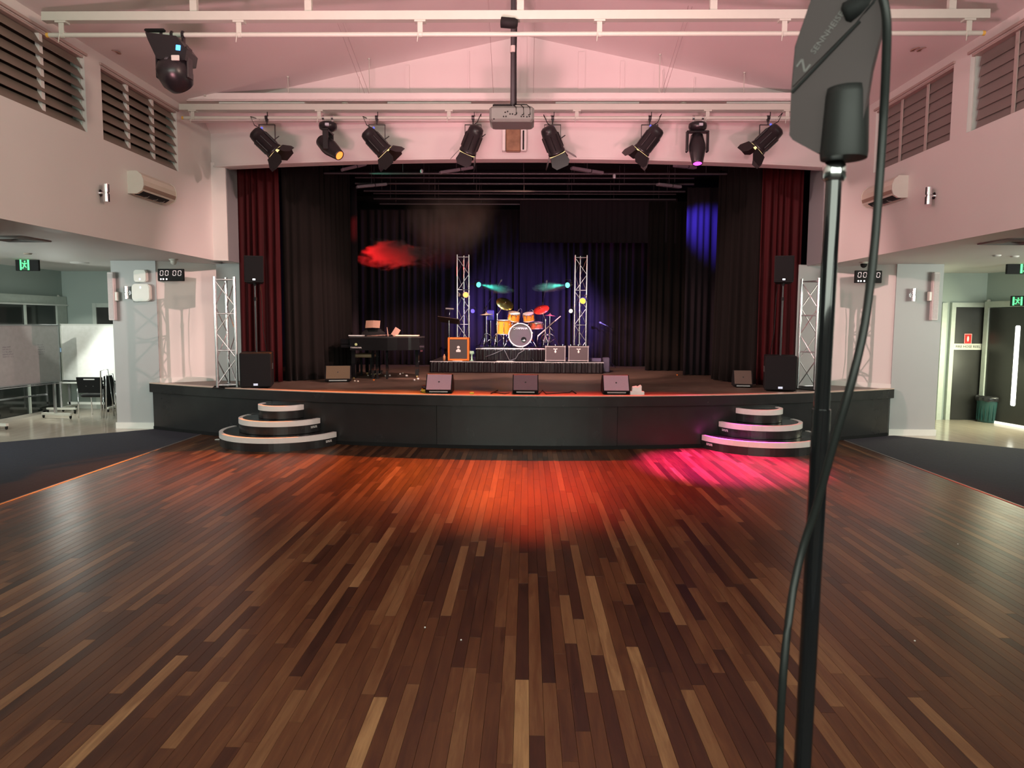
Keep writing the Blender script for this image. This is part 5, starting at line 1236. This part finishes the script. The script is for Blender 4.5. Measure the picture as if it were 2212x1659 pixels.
for k_ in range(3): MB().tube([(c.x, c.y, ZR+.15), (c.x+.22*math.cos(k_*2.1), c.y+.22*math.sin(k_*2.1), ZR+.01)], .008, 6).build('leg', BLACKS, t)

# ------------------------------------------------------------------ grand piano
pf = atz(830, 822, ZS); PY0 = pf.y
xk = aty(749, 740, PY0).x; xt = aty(908, 740, PY0).x
zt = aty(830, 727, PY0).z; zb = aty(830, 757, PY0).z
t = thing('grand_piano', 'black gloss grand piano on the left of the stage, lid closed and littered', 'piano', ((xk+xt)/2, PY0+.6, ZS))
LP = xt-xk
poly = [(xk+.06, PY0+.0)] + [(xk+.70, PY0), (xk+.78, PY0+.03), (xk+.95, PY0+.14), (xk+1.15, PY0+.22), (xk+LP-.22, PY0+.26), (xk+LP-.07, PY0+.33), (xk+LP, PY0+.52), (xk+LP-.03, PY0+.80), (xk+LP-.2, PY0+1.0), (xk+LP-.5, PY0+1.15), (xk+.06, PY0+1.45)]
MB().prism(poly, zb, zt-.03).build('case', BLACKG, t)
pc = Vector(((xk+xt)/2, PY0+.6))
MB().prism([(pc.x+(x-pc.x)*1.015, pc.y+(y-pc.y)*1.015) for x, y in poly], zt-.028, zt).build('lid', pm('lid_gloss', (.035, .033, .033), .12, coat=.5), t)
MB().prism([(xk-.12, PY0+.03), (xk+.06, PY0+.03), (xk+.06, PY0+1.42), (xk-.12, PY0+1.42)], zb+.05, zb+.12).build('key_bed', BLACKG, t)
for e in (.03, 1.38): MB().cbox((xk-.03, PY0+e+.02, zb+.16), (.20, .04, .12), .01).build('key_cheek', BLACKG, t)
MB().box((xk-.05, PY0+.71, zb+.135), (.13, 1.28, .02)).build('white_keys', WHITEP, t)['kind'] = 'stuff'
mm = MB()
for i in range(36): mm.box((xk-.02, PY0+.11+i*.034, zb+.15), (.08, .012, .015))
mm.build('black_keys', BLACKG, t)['kind'] = 'stuff'
for x, y in ((xk+.10, PY0+.12), (xk+.10, PY0+1.3), (xk+LP-.16, PY0+.62), (xk+.76, PY0+.14)):
    if x == xk+.76: continue
    MB().prism([(-.035, -.035), (.035, -.035), (.035, .035), (-.035, .035)], ZS+.06, zb, T((x, y, 0)) ).build('leg', BLACKG, t)
    m = MB().lathe([(.028, -.01), (.028, .01)], 10, axis((x, y, ZS+.03), (1, 0, 0))); m.box((x, y, ZS+.05), (.03, .03, .03)); m.build('caster', pm('brass_caster', (.6, .45, .2), .3, .8), t)
x = aty(833, 790, PY0+.3).x; m = MB()
for e in (-.10, .10): m.box((xk+.45+e*.6, PY0+.55, (ZS+.12+zb)/2), (.04, .04, zb-ZS-.12))
m.box((xk+.45, PY0+.55, ZS+.12), (.26, .12, .07)); m.build('pedal_lyre', BLACKG, t)
for e in (-.07, 0, .07): MB().cbox((xk+.45+e, PY0+.46, ZS+.09), (.03, .10, .015), .005).build('pedal', pm('brass_caster', (.6, .45, .2), .3, .8), t)
x = aty(893, 790, PY0+.3).x
for px in (802, 812, 833):
    x = aty(px, 790, PY0+.25).x; MB().box((x, PY0+.40, (ZS+zb)/2), (.045, .045, zb-ZS)).build('leg', BLACKG, t)
# lettering and tuning fork emblem on the side
F = frame((aty(769, 745, PY0).x, PY0-.002, aty(769, 751, PY0).z), (1, 0, 0), (0, 0, 1))
GOLD = pm('glinting_gold', (.75, .72, .4), .3, .4, emit=(.5, .5, .25), es=.25)  # gold glint on the emblem put in as emission
text('maker_lettering', 'YAMAHA', .045, F, WHITE, t, spacing=1.25)
m = MB(); G = F @ T((0, .062, 0)); m.lathe([(.026, 0), (.026, .002), (.021, .002), (.021, 0)], 20, G)
for a_ in (90, 210, 330): m.box((0, .011, .001), (.005, .022, .002), G @ RZ(R(a_-90)))
m.build('fork_emblem', GOLD, t)
# bench
bp = aty(786, 766, PY0+.75)
t2 = thing('piano_bench', 'dark piano bench with a tan seat under the piano', 'bench', (bp.x, PY0+.95, ZS))
MB().cbox((bp.x, PY0+.95, bp.z-.02), (.40, .62, .07), .02).build('seat', TAN, t2)
for a in (-1, 1):
    for b in (-1, 1): MB().prism([(-.02, -.02), (.02, -.02), (.02, .02), (-.02, .02)], ZS, bp.z-.05, T((bp.x+a*.16, PY0+.95+b*.26, 0))).build('leg', BLACKM, t2)
# things on the lid
def lidz(px, py, dy): return aty(px, py, PY0+dy)
c = aty(805, 700, PY0+.9)
t3 = thing('sheet_music', 'open brownish music book propped on the piano', 'book', (c.x, c.y, zt)); 
for s in (-1, 1): MB().cbox((s*.075, 0, 0), (.148, .17, .008), .002, T((c.x, c.y, c.z)) @ Matrix.Rotation(R(62), 4, 'X') @ Matrix.Rotation(R(s*6), 4, 'Y')).build('page', pm('tan_page', (.26, .16, .11), .6), t3)
t3 = thing('music_desk', 'black curved music desk standing on the piano under the open book', 'music rest', (c.x, c.y+.03, zt))
MB().prism([(-.25, 0), (.25, 0), (.24, .06), (.16, .115), (-.16, .115), (-.24, .06)], -.01, .01, frame((c.x, c.y+.06, zt), (1, 0, 0), (0, .25, 1))).build('desk', BLACKG, t3)
m = MB().cbox((c.x+.02, c.y+.10, zt+.07), (.30, .08, .13), .03); m.build('support', BLACKM, t3)
c2 = lidz(822, 716, .7); t3 = thing('papers', 'pinkish crumpled papers lying on the piano lid', 'paper', (c2.x, c2.y, zt), group=None)
rn = random.Random(9); PPR = pm('pinkish_paper', (.36, .22, .17), .6)
for i in range(4): MB().cbox((c2.x-.1+i*.07, c2.y-.3+i*.08, zt+.006+i*.004), (.20, .15, .004), .001, None).build('sheet', PPR, t3)
for i, (a_, b_, lab) in enumerate((((838, 723), (836, 707), 'thin upright drumstick-like rod standing on the piano lid'), ((850, 723), (860, 710), 'pinkish slanted tablet leaning on the piano lid'))):
    q = lidz(*a_, .5); q2 = lidz(*b_, .5); q.z = zt+.004
    if i: o = MB().cbox((0, 0, (q2-q).length/2), (.035, .12, (q2-q).length), .004, axis(q, q2-q)).build('tablet', PPR)
    else: o = MB().cyl(q, q2, .012, .007, n=8).build('rod', PPR)
    tag(o, lab, 'piano clutter')
q = lidz(880, 722, .45); tag(MB().cbox((q.x, q.y, zt+.012), (.45, .24, .022), .006).build('folded_score', pm('cream_paper', (.85, .72, .5), .6)), 'long cream folded score lying at the right end of the piano', 'paper')
q = lidz(768, 722, .3); tag(MB().cbox((q.x+.02, q.y, zt+.010), (.28, .20, .018), .005).build('bright_folder', pm('glossy_white_folder', (.85, .88, .85), .2)), 'bright white folder at the left end of the piano lid', 'paper')
q = aty(910, 748, PY0+.4); t3 = thing('hanging_cloth', 'pink edged cloth hanging from the piano tail', 'cloth', (q.x, q.y, q.z-.1))
drape('cloth', None, [(q.x-.015, PY0+.40), (q.x+.01, PY0+.52)], q.z-.11, zt, pm('pink_cloth', (.22, .08, .11), .6), .05, .008, 3, parent=None).parent = t3
o = t3.children[0]; o.location = o.location-t3.location
# clutter about the piano feet: plugs and boxes catching the light
rn = random.Random(12)
cl_ = ((864, 808, 'white'), (878, 812, 'white'), (870, 806, 'cream'), (895, 821, 'white'), (903, 819, 'white'), (833, 812, 'white'), (842, 811, 'white'), (807, 821, 'orange'), (795, 811, 'white'), (766, 823, 'cream'), (773, 824, 'cream'), (851, 783, 'white'), (1463, 810, 'orange'), (1452, 770, 'green'))
PLW = ('upper left of the trio under the piano tail', 'right of the trio under the piano tail', 'between two white bits under the piano tail', 'at the right front leg of the piano', 'just right of the right piano leg', 'left of the pedal side piano leg', 'right of the pedal side piano leg', 'before the piano bench', 'under the piano bench', 'nearest the left wedge monitor', 'second from the left wedge monitor', 'far back against the backdrop behind the piano', 'alone on the right half of the stage', '')
for px, py, cc in cl_[:13]:
    q = atz(px, py+1, ZS); s_ = rn.uniform(.018, .032)
    t3 = MB().cbox((q.x, q.y, ZS+s_*.6), (s_*1.8, s_*1.4, s_*1.2), s_*.3, T(q) @ RZ(rn.uniform(0, 3)) @ T(-q)).build('stage_plug', {'white': WHITE, 'cream': CREAM, 'orange': ORANGE}[cc])
    tag(t3, ('tiny white bit on the stage floor', 'tiny cream bit on the stage floor', 'tiny orange bit on the stage floor')[('white', 'cream', 'orange').index(cc)] + ', ' + PLW[cl_.index((px, py, cc))], 'plug', 'small bright bits on the stage floor')
q = atz(1348, 772+22, ZS); 
# items at the stage front
c = atz(926, 848, ZS)
t = thing('tambourine', 'yellow tambourine with jingles lying at the stage front edge', 'tambourine', (c.x, c.y+.1, ZS))
c.y += .1
MB().lathe([(.125, 0), (.135, 0), (.135, .05), (.125, .05), (.125, 0)], 32, T((c.x, c.y, ZS+.0))).build('frame', pm('yellow_rim', (.85, .55, .03), .4), t)
for k_ in range(9): a_ = 2*PI*k_/9; MB().lathe([(0, -.004), (.022, -.003), (.022, .003), (0, .004)], 10, T((c.x+.14*math.cos(a_), c.y+.14*math.sin(a_), ZS+.026))).build('jingle', CHROME, t)
MB().lathe([(.10, .05), (.12, .065), (.135, .09), (.10, .11), (.0, .115)], 24, T((c.x, c.y, ZS))).build('cable_coil', pm('dark_coil', (.04, .02, .03), .3, var=.4, scale=60), t)
c = atz(1019, 852, ZS); tag(MB().cbox((c.x, c.y+.03, ZS+.018), (.07, .05, .036), .01).build('yellow_box', pm('yellow_plastic', (.8, .6, .05), .4)), 'small yellow block on the stage edge between the wedges', 'box')
c = atz(1377, 854, ZS)
t = thing('tissue_box', 'white tissue box with tissues pulled up, right of the right front wedge', 'tissue box', (c.x, c.y+.05, ZS)); MB().cbox((c.x, c.y+.06, ZS+.03), (.22, .11, .06), .005).build('box', WHITE, t)
m = MB()
for dx, h_, r_ in ((-.05, .13, .3), (.0, .10, 0), (.04, .14, -.3)): m.add([(-.03, -.02, 0), (.03, -.02, 0), (.03, .02, 0), (-.03, .02, 0), (-.02, -.015, .6), (.045, -.01, .8), (.03, .02, 1), (-.04, .015, .75)], [(0, 1, 5, 4), (1, 2, 6, 5), (2, 3, 7, 6), (3, 0, 4, 7), (4, 5, 6, 7)], T((c.x+dx, c.y+.06, ZS+.055)) @ Matrix.Rotation(r_*.5, 4, 'Y') @ Matrix.Diagonal((1, 1, h_*.75, 1)))
m.build('tissues', WHITE, t)
c = atz(1388, 788, ZS); 
t = thing('green_cup', 'pale green tapered cup by the backdrop on the right', 'cup', (c.x, c.y, ZS)); MB().lathe([(.0, .01), (.055, .0), (.10, .30), (.105, .30), (.095, .29), (.05, .02)], 20, T((c.x, c.y, ZS)) @ Matrix.Rotation(R(5), 4, 'Y')).build('cup', pm('glowing_green_plastic', (.45, .75, .55), .4, emit=(.3, .6, .4), es=.12), t)  # slight emission brightens the cup, which is no lamp
for k_ in range(3): MB().lathe([(.075+.01*k_, .10+.06*k_), (.08+.01*k_, .10+.06*k_), (.081+.01*k_, .115+.06*k_)], 20, T((c.x, c.y, ZS)) @ Matrix.Rotation(R(5), 4, 'Y')).build('ring', WHITE, t)
# microphone stand at right, its base on the stage
p = atz(1319, 793, ZS); 
mic_stand((p.x, p.y, ZS), (p.x, p.y, aty(1318, 708, p.y).z), aty(1303, 700, p.y), 'tall microphone stand with a boom, right of the amplifiers')
for px0, w_, lab in ((975, .22, 'pink folded paper lying on the riser before the orange cabinet'), (1072, .38, 'long white set list strip on the riser edge')):
    q = atz(px0, 781.5, ZR); tag(MB().cbox((q.x+w_/2, ry0+.05, ZR+.006), (w_, .07, .008), .002).build('paper', WHITE), lab, 'paper', 'papers on the riser')
for i, (px, py, mt, lab) in enumerate(((961, 775, 'c', 'small bottle left of the orange cabinet'), (1019, 763, 'g', 'pale green object right of the orange cabinet'), (1288, 776, 'w', 'dark pedal box with cables right of the amplifier cabinets'))):
    q = aty(px, py, ry0+.3)
    if i == 0: tag(MB().lathe([(0, 0), (.03, 0), (.032, .10), (.012, .13), (.012, .15), (0, .15)], 12, T((q.x, ry0+.2, ZR))).build('bottle', pm('bottle_orange', (.6, .3, .15), .3)), lab, 'bottle')
    elif i == 1: tag(MB().lathe([(0, 0), (.05, 0), (.02, .02), (.02, .14), (.06, .16), (.05, .22), (0, .22)], 12, T((q.x, ry0+.3, ZR))).build('lamp_cup', MATS['glowing_green_plastic']), lab, 'cup')
    else:
        tag(MB().cbox((q.x, ry0+.3, ZR+.04), (.22, .16, .08), .01).build('pedal_box', pm('purple_grey', (.10, .08, .16), .4)), lab, 'pedal')
MB().cbox((aty(1304, 790, ry0+.5).x+.05, ry0+.5, ZS+.17), (.16, .2, .34), .02).build('stage_bin', pm('grey_violet_bin', (.08, .07, .12), .5)); tag(bpy.data.objects['stage_bin'], 'dim grey violet box on the stage floor right of the riser', 'box')
# fold-back cables and taped lines on the stage floor
for i, (pp, lab) in enumerate((([(1060, 852), (1075, 845), (1068, 850), (1090, 853), (1100, 851)], 'thin black cable looping left of the middle wedge'), ([(1165, 852), (1172, 845), (1180, 853), (1230, 850), (1236, 846), (1245, 852)], 'thin black cable with loops right of the middle wedge'))):
    P3 = [atz(x, y, ZS)+Vector((0, .04, .012)) for x, y in pp]; tag(MB().tube(P3, .007, 6).build('stage_cable', BLACKM), lab, 'cable', 'cables along the stage front')

# ------------------------------------------------------------------ pipes and fixtures over the stage
PIPEB = pm('black_pipe', (.05, .05, .055), .35, .3)
for i, (py, Y, lab) in enumerate(((375, 14.0, 'front'), (397, 15.2, 'second'), (413, 16.0, 'third'), (430, 17.0, 'fourth'), (441, 17.7, 'rearmost'))):
    z = aty(1121, py, Y).z; t = thing('stage_batten', 'dark horizontal pipe over the stage, %s of five' % lab, 'pipe', (0, Y, z), group='dark pipes over the stage')
    xw = 3.55 if i else 3.9
    MB().cyl((-xw, Y, z), (xw, Y, z), .024, n=10).build('pipe', PIPEB, t)
    if i in (1, 3, 4): MB().cyl((-xw, Y, z+.12), (xw, Y, z+.12), .018, n=8).build('upper_pipe', PIPEB, t)
    for k_ in range(7):
        x = -xw+.4+(2*xw-.8)*k_/6; MB().cyl((x, Y, z), (x, Y, 5.40), .008, n=6).build('hanger', PIPEB, t)
for (x0, y0), (x1, y1), Y, lab in (((738, 367), (790, 355), 13.35, 'leftmost near the orange lit moving head'), ((950, 373), (1021, 362), 13.35, 'left of the projector'), ((1234, 363), (1302, 374), 13.35, 'right of the projector'), ((1457, 357), (1502, 362), 13.35, 'rightmost near the magenta lit moving head'), ((770, 404), (835, 398), 14.55, 'lower left above the piano'), ((1420, 398), (1470, 404), 14.55, 'lower right above the blue drape')):
    a, b = aty(x0, y0, Y), aty(x1, y1, Y+.3 if x1 < 1121 else Y+.3); t = thing('tube_light', 'slanted grey tube fitting over the stage, '+lab, 'light fitting', (a+b)/2, group='slanted grey fittings over the stage')
    F = axis(a, b-a); L = (b-a).length
    MB().cbox((0, 0, L/2), (.10, .055, L), .01, F).build('housing', pm('dull_grey', (.20, .20, .22), .5), t)
    MB().cbox((0, 0, L*.6), (.104, .06, .02), .004, F).build('strap', BLACKM, t)
    MB().cyl((a+b)/2, ((a+b)/2).xy.to_3d()+Vector((0, 0, 5.4)), .008, n=6).build('hanger', PIPEB, t)
for px, py, Y, lab in ((911, 371, 14, 'left'), (1327, 381, 14, 'right')):
    q = aty(px, py, Y); tag(MB().lathe([(.02, -.04), (.03, -.02), (.03, .03), (.012, .05)], 10, T(q)).build('hanging_microphone', pm('pale_tip', (.5, .6, .6), .4)), 'small pale fitting hanging under the front stage pipe, '+lab, 'fitting')

# ------------------------------------------------------------------ confetti specks on the dance floor
for px, py, wh in ((918, 1356, 'left one of two near the middle'), (996, 1383, 'right one of two near the middle'), (1976, 1385, 'lower right, nearest the camera on that side'), (2069, 1176, 'right, below the carpet edge'), (1836, 1018, 'farther one of two right of the pole'), (1837, 1033, 'nearer one of two right of the pole'), (1106, 972, 'at the foot of the stage')):
    q = atz(px, py, 0); tag(MB().lathe([(0, 0), (.006, .001), (.005, .006), (0, .008)], 8, T(q)).build('confetti', WHITE), 'tiny white speck on the timber floor, '+wh, 'litter', 'white specks on the dance floor')
q = atz(476, 950, 0); tag(MB().cbox((q.x, q.y, .006), (.16, .08, .01), .003).build('floor_plate', TRIM), 'pale flat plate on the floor beside the left steps', 'plate')

# ================================================================== HAZE
def vol(name, lab, c, rad, dens, col, scale, thr=.45, cat='haze', dirn=None, seed=0.0, aniso=.3):
    m = bpy.data.materials.new(name); m.use_nodes = True; t = m.node_tree; t.nodes.clear()
    out = nn(t, 'ShaderNodeOutputMaterial'); vs = nn(t, 'ShaderNodeVolumeScatter'); vs.inputs['Color'].default_value = col+(1,); vs.inputs['Anisotropy'].default_value = aniso
    tc = nn(t, 'ShaderNodeTexCoord'); ln = nn(t, 'ShaderNodeVectorMath', operation='LENGTH'); 
    no = nn(t, 'ShaderNodeTexNoise'); no.inputs['Scale'].default_value = scale; no.inputs['Detail'].default_value = 3; no.inputs['Distortion'].default_value = .6
    ad = nn(t, 'ShaderNodeVectorMath', operation='ADD'); ad.inputs[1].default_value = (seed, seed*2, 0); t.links.new(tc.outputs['Object'], ad.inputs[0]); t.links.new(ad.outputs[0], no.inputs['Vector'])
    t.links.new(tc.outputs['Object'], ln.inputs[0])
    fo = nn(t, 'ShaderNodeMapRange'); fo.inputs[1].default_value = 1.0; fo.inputs[2].default_value = .15; t.links.new(ln.outputs['Value'], fo.inputs[0])
    s1 = nn(t, 'ShaderNodeMath', operation='MULTIPLY_ADD'); s1.inputs[1].default_value = 1.7; s1.inputs[2].default_value = -.85; t.links.new(no.outputs[0], s1.inputs[0])
    s2 = nn(t, 'ShaderNodeMath', operation='ADD'); t.links.new(fo.outputs[0], s2.inputs[0]); t.links.new(s1.outputs[0], s2.inputs[1])
    mr = nn(t, 'ShaderNodeMapRange'); mr.inputs[1].default_value = thr; mr.inputs[2].default_value = thr+.4; mr.inputs[4].default_value = dens; t.links.new(s2.outputs[0], mr.inputs[0])
    t.links.new(mr.outputs[0], vs.inputs['Density']); t.links.new(vs.outputs[0], out.inputs['Volume'])
    me = bpy.data.meshes.new(name); import bmesh as _b; bm = _b.new(); _b.ops.create_icosphere(bm, subdivisions=3, radius=1.0); bm.to_mesh(me); bm.free(); me.materials.append(m)
    o = bpy.data.objects.new(name, me); COL.objects.link(o); o.location = c; o.scale = rad
    if dirn is not None: o.rotation_euler = Vector(dirn).to_track_quat('X', 'Z').to_euler()
    tag(o, lab, cat, kind='stuff'); return o
q = aty(850, 549, 16.4)
vol('smoke', 'puff of theatrical smoke glowing red above the piano', q, (1.15, .42, .45), 5.5, (1, 1, 1), 2.2, .38, seed=1.3)
lamp('SPOT', 'red_smoke_beam', (-5.0, 16.0, 3.1), 800, (1, .01, .012), q+Vector((.1, 0, -.02)), .03, cone=24, blend=.4)
q = aty(975, 490, 17.0)
vol('haze', 'thin brownish haze drifting above the left tower', q, (1.35, .5, 1.55), .50, (1, 1, 1), 1.2, .25, seed=4)
lamp('SPOT', 'amber_haze_beam', (.9, 15.2, 4.8), 520, (1, .50, .34), q+Vector((0, 0, .2)), .05, cone=38, blend=1)
for qq, s in ((TL1, 1), (TL2, -1)):
    c = qq+Vector((s*.42, -.02, -.05-.03*(s > 0)))
    vol('light_haze', 'teal streak of haze in the beam of the %s teal light' % ('left' if s > 0 else 'right'), c, (.42, .11, .13), 3.0, (1, 1, 1), 3, .12, dirn=(s, 0, -.16 if s > 0 else -.04), seed=s)

# ================================================================== FOREGROUND STAND
fy = 1.02
pb = aty(1733, 1659, fy); pt = aty(1802, 372, fy-.0)
d = (pt-pb).normalized(); b0 = pb-d*(pb.z-.03)/d.z
t = thing('antenna_stand', 'tall black microphone stand pole in the right foreground', 'stand', (b0.x, b0.y, 0))
MB().lathe([(.15, .0), (.15, .012), (.13, .022), (.03, .03), (0, .03)], 28, T((b0.x, b0.y, 0.001))).build('base', BLACKM, t)
mid = pb+(pt-pb)*.80
MB().cyl(b0, pb+(pt-pb)*.62, .0125, n=20).build('lower_tube', BLACKG, t)
MB().cyl(pb+(pt-pb)*.60, pt+d*.03, .0108, n=20).build('upper_tube', BLACKG, t)
MB().lathe([(.013, -.012), (.0155, -.008), (.0155, .008), (.012, .014)], 20, axis(pt, d)).build('collar', CHROME, t)
# antenna paddle, its face turned mostly edge-on to the camera
ap = thing('paddle_antenna', 'blurred dark grey paddle antenna on top of the foreground stand', 'antenna', pt)
NR = Vector((-.62, -.78, 0)).normalized()
c0 = aty(1800, 200, fy-.02)
def on_plane(px, py, off=0):
    d_ = ray(px, py); return EYE + d_*(((c0-EYE).dot(NR)+off)/d_.dot(NR))
ux = Vector((-NR.y, NR.x, 0)).normalized(); ux = ux if ux.x > 0 else -ux
FA = Matrix(((ux.x, 0, NR.x, c0.x), (ux.y, 0, NR.y, c0.y), (0, 1, 0, c0.z), (0, 0, 0, 1)))
Fi = FA.inverted()
def loc2(px, py): q = Fi @ on_plane(px, py); return (q.x, q.y)
ol = [loc2(*p) for p in ((1765, -40), (1717, 100), (1709, 190), (1705, 292), (1712, 302), (1764, 330), (1850, 333), (1858, 300), (1882, 150), (1910, 40), (1915, -60))]
AP = pm('antenna_grey', (.052, .036, .038), .5, spec=.3, var=.05)
MB().prism(ol, -.012, .0, FA).build('body', AP, ap)
def inset(P, k):
    cx_ = sum(p[0] for p in P)/len(P); cy_ = sum(p[1] for p in P)/len(P); return [(cx_+(x-cx_)*k, cy_+(y-cy_)*k) for x, y in P]
up = [loc2(*p) for p in ((1768, -35), (1720, 102), (1713, 188), (1850, 50), (1905, -20), (1912, -55))]
MB().prism(up, .0, .0025, FA).build('raised_panel', AP, ap)
a_, b_ = loc2(1712, 200), loc2(1858, 46); dv_ = Vector((b_[0]-a_[0], b_[1]-a_[1], 0)); Lr = dv_.length
G = FA @ T((a_[0], a_[1], 0)) @ RZ(math.atan2(dv_.y, dv_.x))
MB().box((Lr/2, 0, .001), (Lr, .0035, .003), G).build('ridge', BLACKM, ap)
ta, tb_ = loc2(1737, 143), loc2(1835, 10); dv_ = Vector((tb_[0]-ta[0], tb_[1]-ta[1], 0)); an = math.atan2(dv_.y, dv_.x)
LET = pm('antenna_lettering', (.13, .115, .115), .5)
text('lettering', 'SENNHEISER', dv_.length*.135, FA @ T(((ta[0]*.42+tb_[0]*.58), (ta[1]*.42+tb_[1]*.58), .003)) @ RZ(an), LET, ap, depth=.0003)
m = MB(); H2 = FA @ T((ta[0], ta[1], .0028)) @ RZ(an)
k_ = dv_.length*.085
for e in ((-.0, k_, k_*1.5, k_*.35, 0), (0, -k_, k_*1.5, k_*.35, 0), (0, 0, k_*2.4, k_*.35, 52)): m.box((0, 0, 0), (e[2], e[3], .0008), H2 @ T((e[0], e[1], 0)) @ RZ(R(e[4])))
m.build('logo', LET, ap)
# mounting socket
sk = pt + d*.075
MB().lathe([(.0295, -.048), (.0305, -.04), (.0275, .035), (.026, .045), (0, .046)], 28, axis(pt+d*.062+Vector((.004, -.018, 0)), d)).build('socket', pm('black_rubber', (.012, .012, .012), .5, spec=.3), ap)
# swivel clamp at the top and the connector
q = aty(1858, 18, fy-.03)
m = MB().lathe([(.010, -.022), (.016, -.018), (.017, .02), (.010, .028)], 16, axis(q, (.75, -.2, .3))); m.cbox(q+Vector((.020, 0, .010)), (.018, .02, .04), .006); m.build('connector', BLACKM, ap)
MB().cbox(aty(1893, 22, fy-.03), (.016, .012, .06), .003, None).build('clip', pm('grey_clip', (.10, .085, .08), .4), ap)
# cable hanging from the antenna
cp = ((1880, -60), (1902, -20), (1915, 40), (1914, 140), (1908, 260), (1899, 400), (1888, 540), (1868, 700), (1838, 830), (1800, 960), (1765, 1090), (1735, 1180), (1714, 1270), (1700, 1370), (1690, 1480), (1685, 1580), (1682, 1680))
P3 = [aty(x, y, fy-.06-.02*math.sin(i)) for i, (x, y) in enumerate(cp)]
e = P3[-1]; P3 += [e+Vector((-.005, 0, -.4)), Vector((e.x-.02, e.y, .3)), Vector((e.x-.04, e.y, .02)), Vector((e.x-.3, e.y-.1, .008))]
def smooth(P, n=4):
    out = []
    for i in range(len(P)-1):
        p0, p1, p2, p3 = P[max(i-1, 0)], P[i], P[i+1], P[min(i+2, len(P)-1)]
        for k in range(n):
            t_ = k/n; out.append(.5*((2*p1)+(-p0+p2)*t_+(2*p0-5*p1+4*p2-p3)*t_*t_+(-p0+3*p1-3*p2+p3)*t_**3))
    return out+[P[-1]]
tag(MB().tube(smooth(P3), .0055, 12).build('antenna_cable', pm('cable_rubber', (.012, .013, .0125), .4, spec=.3)), 'thick dark cable hanging from the antenna and crossing the foreground pole', 'cable')

# ------------------------------------------------------------------ small pieces sit on the part that carries them
NEST = {'grille': ('badge', 'crest', 'emblem'), 'grille_cloth': ('crest', 'emblem', 'piping', 'corner_guard'), 'drum_head': ('head_lettering', 'port_hole', 'emblem', 'badge'),
        'backrest': ('hand_slot', 'screw_cap'), 'base': ('display', 'handle'), 'head': ('fan_hub', 'rating_label', 'lens'), 'case': ('maker_lettering', 'fork_emblem', 'digit', 'indicator', 'lit_panel', 'door_pictogram', 'running_figure'),
        'cover': ('status_led',), 'name_plate': ('plate_lettering',), 'red_sign': ('sign_symbol',), 'board': ('handwriting', 'pen_tray'), 'body': ('ridge', 'lettering', 'logo', 'raised_panel', 'front_seam', 'air_outlet', 'louvre'),
        'can': ('lens',), 'housing': ('lens', 'colour_rim', 'control_plug', 'connector_ports', 'strap'), 'seat': (), 'tub': ('liner',)}
base_ = lambda n: n.split('.')[0]
for root in [o for o in bpy.data.objects if o.parent is None and len(o.children) > 1]:
    kids = {}
    for ch in root.children: kids.setdefault(base_(ch.name), ch)
    for pn, subs in NEST.items():
        if pn in kids:
            P = kids[pn]
            for ch in list(root.children):
                if base_(ch.name) in subs and ch is not P and not ch.children:
                    ch.parent = P; M = ch.matrix_basis.copy(); M.translation -= P.location; ch.matrix_basis = M
